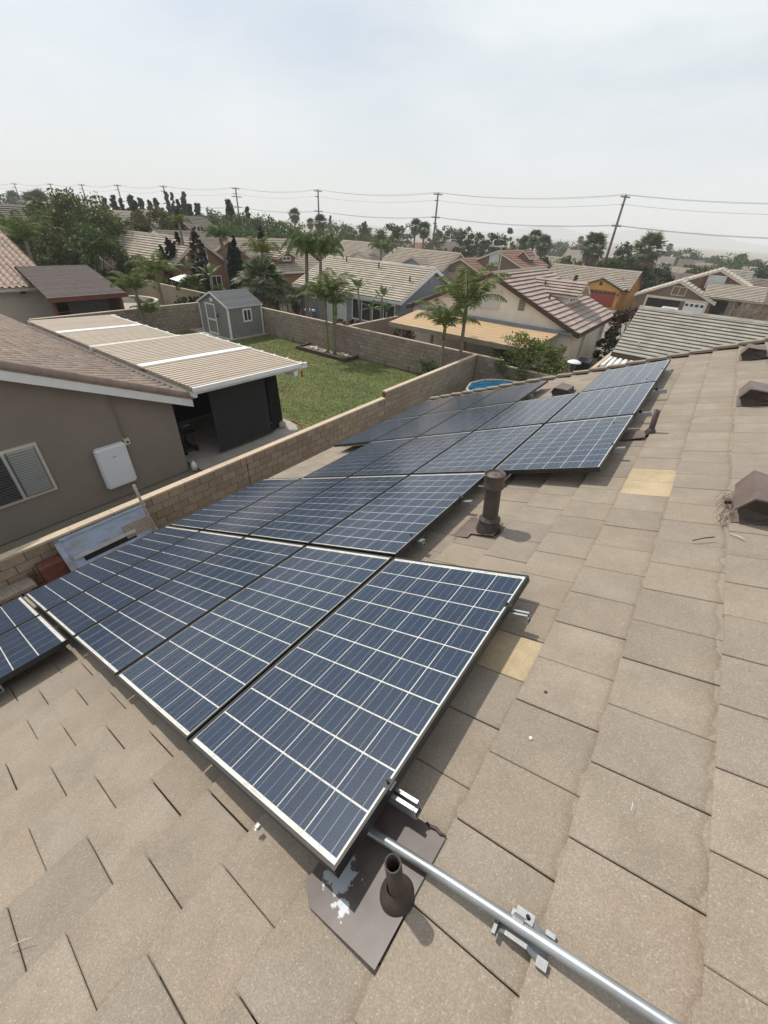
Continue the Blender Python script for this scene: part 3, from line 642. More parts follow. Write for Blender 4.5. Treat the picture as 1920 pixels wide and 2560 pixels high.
# planter with timber edging
t = thing('planter_bed', 'dark timber edged planter bed with palms and pale rocks', 'planter', (-18, 19, 0))
for a, c in (((-20.0, 18.25, 0), (-15.9, 18.37, .2)), ((-20.0, 18.37, 0), (-19.88, 19.5, .2)), ((-16.02, 18.37, 0), (-15.9, 19.5, .2))):
    b = MB(); b.box(a, (c[0], c[1], .105)); b.build('timber', 'wood_dk', t); b = MB(); b.box((a[0] + .01, a[1] + .005, .106), (c[0] - .01, c[1] - .005, .2)); b.build('timber', 'wood_dk', t)
b = MB(); b.box((-19.87, 18.38, 0), (-16.03, 19.5, .10)); b.build('soil', 'soil', t)
def rock(x, y, z, s, lab, mat='stone'):
    bm2 = bmesh.new(); bmesh.ops.create_icosphere(bm2, subdivisions=2, radius=s)
    for v in bm2.verts: v.co *= random.uniform(.78, 1.12); v.co.z *= .6
    me = bpy.data.meshes.new('rock'); bm2.to_mesh(me); bm2.free(); me.materials.append(MT[mat]); o = link('rock', me, None, (x, y, z)); return tag(o, lab, 'rock', 'rocks in the planter bed')
for x, y, s, w_ in ((-19.2, 18.9, .13, 'nearest the timber corner'), (-18.95, 18.95, .15, 'largest of the pale pile'), (-18.75, 18.85, .12, 'closest to the palm stems'), (-19.05, 19.15, .11, 'tucked by the block wall')): rock(x, y, .15, s, 'small pale rock in the planter, ' + w_, 'trim')
for x, y, s, w_ in ((-16.75, 18.95, .22, 'big grey rock in the planter past the palm stems'), (-16.4, 19.0, .16, 'smaller grey rock beside the big grey planter rock'), (-17.95, 18.75, .13, 'dark grey rock right against the palm stems')): rock(x, y, .16, s, w_)
# sprinkler risers
for x, w_ in ((-23.2, 'beside the shed'), (-21.4, 'between shed and planter'), (-13.8, 'just past the planter'), (-12.2, 'beside the flowering bush')):
    b = MB(); b.tube([(x, 19.35, 0), (x, 19.35, .22)], .018, 6); b.tube([(x, 19.35, .22), (x, 19.35, .30)], .035, 8); tag(b.build('sprinkler_riser', 'black'), 'black sprinkler riser at the wall foot, ' + w_, 'sprinkler', 'sprinkler risers along the wall')
# shed
t = thing('garden_shed', 'grey garden shed with white trim and dark shingle roof', 'shed', (-25.95, 18.1, .06))
x0, x1, y0, y1, ez, pz = -27.5, -24.42, 16.75, 19.45, 1.92, 2.62
xc = (x0 + x1) / 2
b = MB(); b.prism([(x0, .06), (x1, .06), (x1, ez), (xc, pz), (x0, ez)], 'y', y0, y1); b.build('wall', 'shedwall', t)
for i in range(22):
    y = y0 + .06 + i * .122
    if y < y1: b = MB(); b.box((x1 - .002, y, .08), (x1 + .004, y + .012, ez - .02)); b.build('siding_groove', 'mortar', t)
ov = .08
rs = (pz - ez) / (x1 - xc)
for sgn in (-1, 1):
    for i in range(11):
        w = (x1 - xc + .1) / 11; d0 = x1 - xc + .1 - i * w; d1 = d0 - w - .04
        f = lambda d, h: pz + .03 - rs * d + h
        X = lambda d: xc + sgn * d
        hh = .012 * (1 if True else 0)
        p = [(X(d0), y0 - ov, f(d0, 0)), (X(d0), y1 + ov, f(d0, 0)), (X(max(d1, 0)), y1 + ov, f(max(d1, 0), -.012)), (X(max(d1, 0)), y0 - ov, f(max(d1, 0), -.012))]
        b = MB(); b.hexa(p + [(a, c, e + .022) for a, c, e in p]); b.build('shingle_course', 'shingle_gr', t)
def bar(t, name, mat, a, c): b = MB(); b.box(a, c); return b.build(name, mat, t)
bar(t, 'corner_trim', 'white', (x1 - .09, y0 - .012, .06), (x1 + .012, y0 + .08, ez)); bar(t, 'corner_trim', 'white', (x1 - .05, y1 - .09, .06), (x1 + .012, y1 + .012, ez)); bar(t, 'corner_trim', 'white', (x0 - .012, y0 - .012, .06), (x0 + .09, y0 + .02, ez))
bar(t, 'eave_trim', 'white', (x1 + .015, y0 - ov, ez - .06), (x1 + .1, y1 + ov, ez + .01))
for sgn in (-1, 1):
    b = MB(); xa, xb = xc, xc + sgn * (x1 - xc + .1); zb = pz + .03 - rs * (x1 - xc + .1)
    b.hexa([(xa, y0 - ov - .02, pz - .06), (xa, y0 - ov, pz - .06), (xb, y0 - ov, zb - .08), (xb, y0 - ov - .02, zb - .08), (xa, y0 - ov - .02, pz + .05), (xa, y0 - ov, pz + .05), (xb, y0 - ov, zb + .03), (xb, y0 - ov - .02, zb + .03)][::1]); b.build('barge_board', 'white', t)
d = bar(t, 'door', 'shedwall', (xc - .72, y0 - .03, .1), (xc + .22, y0 - .004, 1.92))
for a, c in (((-.78, .08), (-.68, 1.98)), ((.18, .08), (.28, 1.98)), ((-.68, 1.88), (.18, 1.98)), ((-.68, .95), (.18, 1.05)), ((-.68, .10), (.18, .2))):
    b = MB(); b.box((xc + a[0], y0 - .045, a[1]), (xc + c[0], y0 - .031, c[1])); b.build('door_trim', 'white', d)
bar(t, 'gable_vent', 'white', (xc - .2, y0 - .02, 2.08), (xc + .12, y0 - .004, 2.28))
w = bar(t, 'window', 'white', (x1 + .004, 17.85, .95), (x1 + .035, 18.55, 1.75))
for a in (17.95, 18.23): b = MB(); b.box((x1 + .036, a, 1.05), (x1 + .04, a + .22, 1.65)); b.build('pane', 'darkwin', w)
b = MB(); b.tube([(xc + .62, y0 - .02, 1.45), (xc + .62, y0 - .14, 1.5), (xc + .62, y0 - .16, 1.35)], .02, 8); b.lathe([(.0, 0), (.07, -.02), (.09, -.12), (.0, -.12)], (xc + .62, y0 - .16, 1.38), 12); b.build('wall_lamp', 'black', t)

# ------------------------------------------------------------------ taupe neighbour house (left)
NX = -11.22; NE = 5.34; SL = math.tan(TH)
t = NH = thing('taupe_house', 'taupe stucco house with barrel tile roof and white wall battery', 'house', (-18, 1, 0))
ye, zE = 5.80, 2.42; yr = -2.6; zR = zE + SL * (ye - yr)
def nroof(y): return zE + SL * (ye - y)
b = MB(); b.prism([(-8, 0), (NE, 0), (NE, nroof(NE) - .22), (yr, zR - .22), (-8, nroof(yr) - (-8 - yr) * -SL - .22)], 'x', -27, NX); b.build('wall', 'stucco', t)
# under-deck
b = MB(); b.hexa([(-27.4, yr, zR - .2), (NX + .32, yr, zR - .2), (NX + .32, ye, zE - .2), (-27.4, ye, zE - .2), (-27.4, yr, zR - .10), (NX + .32, yr, zR - .10), (NX + .32, ye, zE - .10), (-27.4, ye, zE - .10)][::1]); nroofo = b.build('roof', 'stucco_l', t)
b = MB(); b.hexa([(-27.4, yr - 5.6, zR - .2 - 5.6 * SL), (NX + .32, yr - 5.6, zR - .2 - 5.6 * SL), (NX + .32, yr, zR - .2), (-27.4, yr, zR - .2), (-27.4, yr - 5.6, zR - 5.6 * SL), (NX + .32, yr - 5.6, zR - 5.6 * SL), (NX + .32, yr, zR), (-27.4, yr, zR)]); b.build('roof_back_slope', 'barrelj', t)
def barrel_mesh(name, mat, w=.30, l=.42, r=.085, nseg=7):
    m = MB(); vs = []; pr = []
    for k in range(nseg + 1):
        a = math.pi * k / nseg; pr.append((-math.cos(a) * w * .30 + w * .30, math.sin(a) * r))
    pr += [(w * .72, -.012), (w * .9, -.016), (w, .0)]
    n = len(pr)
    for y, dz in ((0, .0), (l, -.06)):
        for x, z in pr: vs.append((x, y, z + dz))
    fs = [(i, i + 1, n + i + 1, n + i) for i in range(n - 1)]
    # butt thickness
    o = len(vs); vs += [(x, 0, z - .03) for x, z in pr]; fs += [(o + i, o + i + 1, i + 1, i) for i in range(n - 1)]
    return m.add(vs, fs, 0, True).mesh(name, mat)
def barrel_roof(parent, org, mat, a0, a1, s0, nrow, right, up, maxn=300, w=.30, ex=.36, r=.085):
    """right: unit vector along the eave, up: unit vector up slope; tiles are children of parent placed in its local frame"""
    me = barrel_mesh('barrel_tile', mat, w, ex + .06, r)
    rt, upv = Vector(right), Vector(up); nrm = rt.cross(upv); Mx = Matrix((rt, upv, nrm)).transposed()
    rot = Mx.to_euler(); cand = []
    o = Vector(org)
    for r in range(nrow):
        for c in range(int((a1 - a0) / w)):
            P = o + rt * (a0 + c * w) + upv * (r * ex); x, y, z = project(P + rt * w / 2 + upv * ex / 2)
            vis = 1 / z if z > .1 and -40 < x < 1960 and -40 < y < 2600 and not hidden_by_roof(P) else 0
            cand.append((vis, P))
    cand.sort(key=lambda q: -q[0]); po = Vector(origin(parent)); jv = []
    vs = np.array([v.co for v in me.vertices]); fs = [tuple(p.vertices) for p in me.polygons]; j = MB()
    for i, (vis, P) in enumerate(cand):
        if i < maxn and vis > 0: link('barrel_tile', me, parent, P - po, rot)
        else:
            q = (np.array(Mx) @ vs.T).T + np.array(P); j.add(q.tolist(), fs, 0, True)
    if j.v: ob = j.build('barrel_tile_field', mat + 'j', parent); ob['kind'] = 'stuff'
cs, sn = math.cos(TH), math.sin(TH)
barrel_roof(nroofo, (NX + .10, ye + .03, zE - .06), 'barrel', 0, 16.2, 0, 25, (-1, 0, 0), (0, -cs, sn))
# rake barrel tiles along the gable facing us
rm = MB(); nseg = 10; vs = []; fs = []
for y in (0, .40):
    rr = .115 if y == 0 else .10
    for k in range(nseg + 1):
        a = -.9 + (math.pi + .75) * k / nseg; vs.append((-rr * math.cos(a), y, rr * math.sin(a)))
fs = [(i, i + 1, nseg + 2 + i, nseg + 1 + i) for i in range(nseg)]
rm.add(vs, fs, 0, True); rkm2 = rm.mesh('rake_barrel', 'rakebarrel')
RKM = Matrix(((-1, 0, 0), (0, -cs, sn), (0, sn, cs))).to_euler()
for i in range(25):
    yy = ye + .05 - i * .36 * cs; link('rake_barrel', rkm2, nroofo, Vector((NX + .29, yy, nroof(yy) - .03)) - Vector(origin(nroofo)), RKM)
b = MB(); b.hexa([(NX + .30, yr, zR - .36), (NX + .335, yr, zR - .36), (NX + .335, ye, zE - .36), (NX + .30, ye, zE - .36), (NX + .30, yr, zR - .15), (NX + .335, yr, zR - .15), (NX + .335, ye, zE - .15), (NX + .30, ye, zE - .15)]); b.build('barge_board', 'white', t)
# window with blinds
w = bar(t, 'window', 'trim', (NX, .62, .90), (NX + .05, 1.98, 2.17))
b = MB(); b.box((NX + .051, .68, .97), (NX + .053, 1.27, 2.11)); b.build('pane', 'darkwin', w); b = MB(); b.box((NX + .051, 1.34, .97), (NX + .053, 1.92, 2.11)); b.build('pane', 'blind_dk', w)
for i in range(18):
    z = 1.0 + i * .062; b = MB(); b.hexa([(NX + .054, .70, z), (NX + .058, .70, z), (NX + .058, 1.26, z), (NX + .054, 1.26, z), (NX + .054, .70, z + .03), (NX + .075, .70, z + .012), (NX + .075, 1.26, z + .012), (NX + .054, 1.26, z + .03)]); b.build('slat', 'blind_dk', w)
    b = MB(); b.box((NX + .0535, 1.38, z), (NX + .066, 1.89, z + .046)); b.build('slat', 'blind', w)
b = MB(); b.box((NX + .05, 1.28, .95), (NX + .075, 1.335, 2.13)); b.build('mullion', 'white', w)
b = MB(); b.quad((NX + .08, .69, .96), (NX + .08, 1.92, .96), (NX + .08, 1.92, 2.12), (NX + .08, .69, 2.12)); b.build('glass', 'wglass', w)
# battery enclosure
B_ = thing('wall_battery', 'white battery enclosure with small red and black logo on taupe wall', 'battery', (NX, 3.36, .42))
me = MB().box((NX, 2.99, .42), (NX + .20, 3.76, 1.60)); me.v = [(x - NX, y - 3.36, z - .42) for x, y, z in me.v]; mm = me.mesh('enclosure', 'whitebat'); bevel_mesh(mm, .045, 3); e = link('enclosure', mm, B_)
b = MB(); b.box((NX + .2004, 3.33, 1.305), (NX + .2016, 3.385, 1.315)); b.build('logo_text', 'black', B_); b = MB(); b.box((NX + .2004, 3.388, 1.303), (NX + .2016, 3.43, 1.325)); b.build('logo_mark', 'redpaint', B_)
t2 = thing('wall_conduit', 'thin conduit with small grey box on taupe wall above the battery', 'conduit', (NX, 3.9, 1.5))
b = MB(); b.tube([(NX + .03, 3.86, 1.60), (NX + .03, 3.78, 2.95)], .013, 8); b.build('tube', 'stucco', t2); b = MB(); b.box((NX, 3.79, 1.46), (NX + .09, 3.92, 1.62)); b.build('junction_box', 'trim', t2); b = MB(); b.lathe([(.03, 0), (.03, .02), (0, .02)], (NX + .09, 3.855, 1.54), 12, axis=(1, 0, 0)); b.build('meter_lens', 'black', t2)
b = MB(); b.tube([(NX + .025, 3.84, 1.46), (NX + .03, 3.80, .6), (NX + .03, 3.74, .5)], .010, 6); b.build('lower_tube', 'stucco_rb', t2)
# satellite dish mast bit on that roof
t = thing('satellite_dish', 'grey satellite dish edge on a bracket on the barrel tile roof', 'satellite dish', (NX - .9, 1.6, nroof(1.6)))
b = MB(); b.lathe([(.0, .0), (.22, .03), (.36, .08), (.40, .11), (.40, .125), (.36, .095), (0, .015)], (NX - .75, 1.42, nroof(1.6) + .16), 24, axis=(-.1, -.25, 1)); b.build('dish', 'lampgrey', t)
b = MB(); b.tube([(NX - .7, 1.62, nroof(1.6) - .02), (NX - .72, 1.60, nroof(1.6) + .12), (NX - .75, 1.5, nroof(1.6) + .2)], .022, 8); b.box((NX - .8, 1.55, nroof(1.6) - .06), (NX - .6, 1.75, nroof(1.6) + .02)); b.build('mast', 'brownmetal', t)

# patio cover
def patio_cover(label, xa, xb, ya, yb, z, tails, zs=.10):
    t = thing('patio_cover', label, 'patio cover', ((xa + xb) / 2, (ya + yb) / 2, 0))
    n = int(abs(xb - xa) / .195); me = MB().box((0, 0, 0), (.125, yb - ya, .05)).mesh('slat', 'pan'); o = origin(t)
    for i in range(n):
        ob = link('slat', me, t, (xa + .05 + i * .195 - o[0], ya - o[1], z - o[2])); ob.rotation_euler = (-math.atan(zs / (yb - ya)), 0, 0)
    b = MB(); b.box((xa, ya, z - .1), (xb, yb, z - .085)); b.v = [(x, y, q - (y - ya) * zs / (yb - ya)) for x, y, q in b.v]; b.build('gap_shade_sheet', 'wood_gr', t)  # dark sheet colour stands in for the shade between the slats
    for xx in (xa, xb - .08): b = MB(); b.box((xx, ya, z - .12), (xx + .08, yb + .25, z + .045)); b.v = [(x, y, q - (y - ya) * zs / (yb - ya)) for x, y, q in b.v]; b.build('edge_beam', 'white', t)
    b = MB(); b.box((xa, yb, z - zs - .02), (xb, yb + .05, z - zs + .05)); b.build('gutter', 'white', t)
    b = MB(); b.box((xa + .05, ya + .02, z - .25), (xb - .05, ya + .10, z - .11)); b.build('ledger', 'white', t)
    for i in range(tails):
        x = xa + .3 + i * (xb - xa - .6) / (tails - 1); b = MB(); b.prism([(ya + .1, z - .25), (yb + .1, z - zs - .22), (yb + .27, z - zs - .10), (yb + .27, z - zs + .0), (yb + .06, z - zs + .0), (yb + .06, z - zs - .06), (ya + .1, z - .11)], 'x', x - .03, x + .03); b.build('rafter', 'white', t)
    for x in (xa + .1, xb - 1.5): b = MB(); b.box((x, yb - .35, .03), (x + .1, yb - .25, z - .3)); b.build('post', 'white', t)
    b = MB(); b.box((xa, yb - .38, z - .42), (xb, yb - .22, z - .26)); b.build('header', 'white', t)
    return t
c1 = patio_cover('long slatted patio cover with white beams nearest the block wall', -16.7, -10.55, 5.72, 9.85, 2.66, 9)
c2 = patio_cover('shorter slatted patio cover section toward the shingled gazebo', -22.3, -16.75, 5.72, 8.95, 2.66, 7)
for x in (-13.6,): b = MB(); b.box((x, 5.72, 2.68), (x + .32, 9.85, 2.735)); b.v = [(p, q, r - (q - 5.72) * .10 / 4.13) for p, q, r in b.v]; b.build('white_band', 'white', c1)
b = MB(); b.box((-19.6, 5.72, 2.68), (-19.28, 8.95, 2.735)); b.v = [(p, q, r - (q - 5.72) * .10 / 3.2) for p, q, r in b.v]; b.build('white_band', 'white', c2)
b = MB(); b.box((-11.38, 6.62, .10), (-11.35, 8.82, 2.42)); o = b.build('roll', 'mesh_black'); bpy.data.objects.remove(o)
t = thing('shade_screen', 'black roll down shade screen hanging from the patio cover', 'shade screen', (-11.3, 7.7, 0))
b = MB(); ny = 12
for j in range(2):
    pass
vs = []; fs = []
for i in range(ny + 1):
    for k in range(9):
        y = 6.60 + (8.80 - 6.60) * i / ny; z = .16 + (2.40 - .16) * k / 8; vs.append((-11.36 + .05 * (1 - k / 8) + .012 * math.sin(y * 3 + z), y, z))
for i in range(ny):
    for k in range(8): a = i * 9 + k; fs.append((a, a + 9, a + 10, a + 1))
b.add(vs, fs, 0, True); b.build('cloth', 'mesh_black', t)
b = MB(); b.tube([(-11.31, 6.55, .15), (-11.31, 8.86, .15)], .025, 8); b.build('bottom_bar', 'black', t); b = MB(); b.tube([(-11.36, 6.55, 2.42), (-11.36, 8.86, 2.42)], .045, 10); b.build('roller', 'black', t)
t = thing('curtain', 'black mesh curtain gathered at the lawn corner of the patio', 'curtain', (-11.6, 9.3, 0))
b = MB(); vs = []; fs = []; K = 30
for i in range(K + 1):
    f = i / K; x = -11.45 - f * .25 + .07 * math.sin(i * 1.9); y = 8.95 + .62 * f
    for k in range(7): z = .12 + 2.2 * k / 6; vs.append((x + .05 * (1 - k / 6), y + .10 * f * (1 - k / 6), z))
for i in range(K):
    for k in range(6): a = i * 7 + k; fs.append((a, a + 7, a + 8, a + 1))
b.add(vs, fs, 0, True); b.build('cloth', 'mesh_black', t)
b = MB(); b.lathe([(0, .26), (.14, .22), (.2, .1), (.15, 0), (0, 0)], (-11.62, 9.55, .03), 14); tag(b.build('boulder_pot', 'stone'), 'dark rounded pot behind the black mesh curtain', 'pot')
# black sheets added in place of the deep shade inside the patio
t = thing('dark_back_sheet', 'added black sheets standing in for the shade inside the patio', 'shade screen', (-16.5, 9.4, 0))
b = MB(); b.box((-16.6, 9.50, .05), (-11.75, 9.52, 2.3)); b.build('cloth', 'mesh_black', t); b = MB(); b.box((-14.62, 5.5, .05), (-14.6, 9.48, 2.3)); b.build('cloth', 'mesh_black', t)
# grill
t = thing('barbecue_grill', 'black barbecue grill with side shelf and wheels on the patio', 'grill', (-12.3, 6.1, .03))
b = MB(); b.box((-12.75, 5.80, .82), (-12.1, 6.25, .95)); b.prism([(5.80, .95), (6.25, .95), (6.2, 1.15), (6.05, 1.22), (5.88, 1.18)], 'x', -12.72, -12.13); b.build('firebox', 'black', t)
b = MB(); b.box((-12.1, 5.84, .86), (-11.75, 6.2, .90)); b.build('side_shelf', 'frameblk', t)
for x in (-12.7, -12.18):
    for y in (5.85, 6.2): b = MB(); b.box((x, y, .12), (x + .04, y + .04, .82)); b.build('leg', 'black', t)
b = MB(); b.box((-12.72, 5.84, .2), (-12.1, 6.24, .23)); b.build('bottom_shelf', 'black', t)
for y in (5.83, 6.25): b = MB(); b.lathe([(0, -.03), (.11, -.03), (.11, .03), (0, .03)], (-12.14, y, .14), 14, axis=(0, 1, 0)); b.build('wheel', 'rubber', t)
b = MB(); b.tube([(-12.05, 5.9, 1.05), (-12.05, 6.15, 1.05)], .015, 8); b.build('handle', 'alu', t)
b = MB(); b.lathe([(0, 0), (.08, 0), (.085, .2), (.06, .26), (.025, .28), (.025, .32), (0, .32)], (-11.05, 5.46, .03), 16); tag(b.build('plastic_jug', 'white'), 'white plastic jug beside the taupe house corner', 'jug')
b = MB(); b.lathe([(.03, 0), (.045, .02), (.03, .05), (.03, .14), (.05, .18), (0, .2)], (-10.72, 9.98, 2.08), 12); b.tube([(-10.72, 9.98, 2.28), (-10.72, 9.98, 2.5)], .004, 5); tag(b.build('hummingbird_feeder', 'redpaint'), 'small red feeder hanging from the patio cover corner', 'feeder')

# ------------------------------------------------------------------ own side yard
t = thing('old_headboard', 'old wooden panelled board with peeling pale blue paint leaning on block wall', 'board', (-8.0, 1.85, 0))
LB = Matrix(((.50, 0, .866), (0, 1, 0), (-.866, 0, .50)))     # local x runs down the leaning face
def lean(a, c): m = MB(); m.box(a, c); m.v = [tuple(LB @ Vector(q) + Vector((-8.30, 0, 1.36))) for q in m.v]; return m
lean((0, .98, 0), (1.5, 2.72, .03)).build('panel_face', 'blue_peel', t)
lean((0, .95, .031), (.05, 2.75, .055)).build('top_rail', 'blue_peel', t)
lean((0, .95, .031), (1.5, 1.05, .055)).build('stile', 'blue_peel', t)
lean((.42, 1.10, .031), (.49, 2.30, .075)).build('loose_moulding', 'lampgrey', t)
lean((.50, 1.25, .0305), (.60, 2.28, .033)).build('gap', 'dark', t)
lean((.62, 1.06, .031), (1.5, 2.72, .045)).build('lower_board', 'blue_peel', t)
lean((.28, 2.1, .031), (.56, 2.72, .04)).build('bare_plank', 'wood_gr', t)
lean((.66, 2.2, .046), (.85, 2.6, .052)).build('rust_patch', 'wood_red', t)
b = MB(); b.tube([(-7.72, 2.62, .1), (-8.15, 2.62, 1.95)], .03, 6); tag(b.build('leaning_post', 'wood_gr'), 'weathered wooden stake leaning on the block wall', 'post')
b = MB(); b.box((-8.33, .55, 0), (-8.05, .95, 1.05)); tag(b.build('wood_panel', 'wood_red'), 'dark red stained panel leaning beside the blue cabinet', 'panel')
t = thing('broken_crate', 'broken weathered wooden crate against the block wall', 'crate', (-8, -.2, 0))
for i in range(5): b = MB(); b.box((-8.3, -.5 + i * .17, .0), (-8.24, -.36 + i * .17, .85 - .05 * (i % 2))); b.build('slat', 'wood_gr', t)
b = MB(); b.box((-8.32, -.5, .8), (-8.0, .4, .86)); b.build('top_rail', 'wood_gr', t); b = MB(); b.box((-8.3, .38, 0), (-8.22, .46, .95)); b.build('corner_post', 'wood_red', t)
t = thing('round_pool', 'round above ground pool with dark rim and blue water', 'pool', (-5.6, 16.9, 0))
b = MB(); b.lathe([(1.72, 0), (1.72, 1.06), (1.68, 1.06), (1.68, .4)], (-5.5, 16.9, 0), 48); b.build('liner_wall', 'poolblue', t)
for i in range(12):
    a0, a1 = 2 * math.pi * i / 12, 2 * math.pi * (i + 1) / 12; p0 = (-5.5 + 1.75 * math.cos(a0), 16.9 + 1.75 * math.sin(a0), 1.10); p1 = (-5.5 + 1.75 * math.cos(a1), 16.9 + 1.75 * math.sin(a1), 1.10)
    b = MB(); b.tube([p0, p1], .05, 8); b.build('top_rail', 'lampgrey', t); b = MB(); b.tube([(p0[0], p0[1], 0), p0], .035, 8); b.build('upright', 'lampgrey', t)
b = MB(); b.lathe([(0, 0), (1.68, 0)], (-5.5, 16.9, .96), 48); b.build('water', 'water', t)
b = MB(); b.lathe([(1.745, .78), (1.70, 1.07)], (-5.5, 16.9, 0), 48); b.build('rim_band', 'sheetdark', t)
#PART4

# ------------------------------------------------------------------ houses
CM = {}
def course_slope(parent, nm, p0, p1, up, L, mat, ex=.34, detail=True, gap=.8):
    """p0-p1: eave line, up: unit vector up slope, L: slope length"""
    p0, p1, upv = Vector(p0), Vector(p1), Vector(up); d = p1 - p0; W = d.length; rt = d.normalized(); nrm = rt.cross(upv)
    if nrm.z < 0: p0, p1 = p1, p0; rt = -rt; nrm = -nrm
    Mx = Matrix((rt, upv, nrm)).transposed(); rot = Mx.to_euler(); n = max(2, int(round(L / ex))); e = L / n; po = Vector(origin(parent))
    sl = MB(); a, c = p0 - nrm * .05, p1 - nrm * .05; sl.hexa([a - nrm * .1, c - nrm * .1, c - nrm * .1 + upv * L, a - nrm * .1 + upv * L, a, c, c + upv * L, a + upv * L]); slab = sl.build(nm, 'trim', parent)
    k_ = e / .34 * gap; me = MB().hexa([(0, 0, .045 * k_), (W, 0, .045 * k_), (W, e + .05, -.045), (0, e + .05, -.045), (0, 0, .085 * k_), (W, 0, .085 * k_), (W, e + .05, -.01), (0, e + .05, -.01)]).mesh('tile_course', mat)
    if detail:
        for i in range(n): link('tile_course', me, slab, p0 + upv * (i * e) - po, rot)
    else:
        j = MB(); vs = [v.co for v in me.vertices]; fs = [tuple(p.vertices) for p in me.polygons]
        for i in range(n): j.add([Mx @ v + p0 + upv * (i * e) for v in vs], fs)
        j.build('tile_courses', mat, slab)
    return slab
def window(t, side, plane, a, z, w, h, trim='white', pane='darkwin', mull=True, shut=None):
    """side: 'y-' facing -y, 'y+' , 'x+' facing +x; plane coordinate of the wall"""
    d = -1 if side[1] == '-' else 1; ax = side[0]
    def bx(m, a0, a1, z0, z1, o0, o1):
        p, q = plane + d * o0, plane + d * o1
        m.box((a0, p, z0) if ax == 'y' else (p, a0, z0), (a1, q, z1) if ax == 'y' else (q, a1, z1))
    m = MB(); e = .07
    bx(m, a - w / 2 - e, a + w / 2 + e, z - h / 2 - e, z - h / 2, -.03, .05); bx(m, a - w / 2 - e, a + w / 2 + e, z + h / 2, z + h / 2 + e, -.03, .05); bx(m, a - w / 2 - e, a - w / 2, z - h / 2, z + h / 2, -.03, .05); bx(m, a + w / 2, a + w / 2 + e, z - h / 2, z + h / 2, -.03, .05)
    if mull: bx(m, a - .03, a + .03, z - h / 2, z + h / 2, -.02, .035)
    f = m.build('window', trim, t)
    m = MB(); bx(m, a - w / 2, a + w / 2, z - h / 2, z + h / 2, -.02, .012); m.build('pane', pane, f)
    return f
def gable_house(name, label, ax, c, half, a0, a1, ez, g, wall, roof, slope=.42, ov=.4, detail=True, cat='house', fascia='trim', ex=.34, slopes=(-1, 1)):
    """ridge along ax at cross coordinate c; a0..a1 roof extent along the ridge; half: eave distance from ridge"""
    mid = ((a0 + a1) / 2, c, g) if ax == 'x' else (c, (a0 + a1) / 2, g); t = thing(name, label, cat, mid)
    rz = ez + slope * half; hw = half - ov; wz = rz - slope * hw - .2
    b = MB(); pts = [(c - hw, g - .5), (c + hw, g - .5), (c + hw, wz), (c, rz - .2), (c - hw, wz)]; b.prism(pts, ax, a0 + ov * .6, a1 - ov * .6); b.build('wall', wall, t)
    th = math.atan(slope); L = half / math.cos(th)
    for s in slopes:
        P = lambda a: (a, c + s * half, ez) if ax == 'x' else (c + s * half, a, ez)
        up = (0, -s * math.cos(th), math.sin(th)) if ax == 'x' else (-s * math.cos(th), 0, math.sin(th))
        course_slope(t, 'roof', P(a0), P(a1), up, L, roof, ex, detail)
        for a in (a0, a1):
            b = MB(); pts2 = [(c + s * half, ez - .22), (c, rz - .22), (c, rz + .0), (c + s * half, ez + .0)]; b.prism(pts2, ax, a - .03, a + .03); b.build('barge_board', fascia, t)
        m = MB(); y = c + s * (half + .012)
        if ax == 'x': m.box((a0, y - .02, ez - .2), (a1, y + .02, ez - .01))
        else: m.box((y - .02, a0, ez - .2), (y + .02, a1, ez - .01))
        m.build('eave_fascia', fascia, t)
    m = MB(); m.prism([(c - .16, rz - .02), (c + .16, rz - .02), (c + .05, rz + .075), (c - .05, rz + .075)], ax, a0 - .02, a1 + .02); m.build('ridge_cap', roof, t)
    return t, rz
def vent_stub(t, p, mat='brownmetal'):
    m = MB(); m.tube([p, (p[0], p[1], p[2] + .35)], .05, 8); m.lathe([(.11, .35), (0, .40)], p, 8); m.build('vent_stub', mat, t)

# blue-grey house behind the long wall
t, rz = gable_house('grey_house', 'blue grey house with cream striped tile roof behind the long wall', 'x', 29.42, 4.30, -27.4, -16.9, 2.5, 0, 'stucco_g', 'rf_cream', ex=.30, fascia='white')
window(t, 'y-', 25.52, -25.8, 1.95, 1.0, .4); window(t, 'y-', 25.52, -20.6, 1.5, 1.7, 1.3)
for x, w in ((-23.1, 1.9), (-18.6, 1.9)): window(t, 'y-', 25.52, x, 1.08, w, 2.0, pane='blind' if x < -20 else 'darkwin')
m = MB(); m.box((-22.9, 25.42, 2.16), (-21.9, 25.50, 2.36)); m.build('awning_box', 'redpaint', t); m = MB(); m.box((-21.9, 25.2, 2.18), (-19.2, 25.5, 2.32)); m.build('awning_case', 'white', t)
m = MB(); m.box((-17.13, 28.9, 3.2), (-17.1, 29.4, 3.75)); m.build('gable_vent', 'stucco_g', t)
for x, y in ((-21.5, 28.6), (-17.8, 27.4), (-25, 28.9)): vent_stub(t, (x, y, 2.5 + .42 * (y - 25.12)))
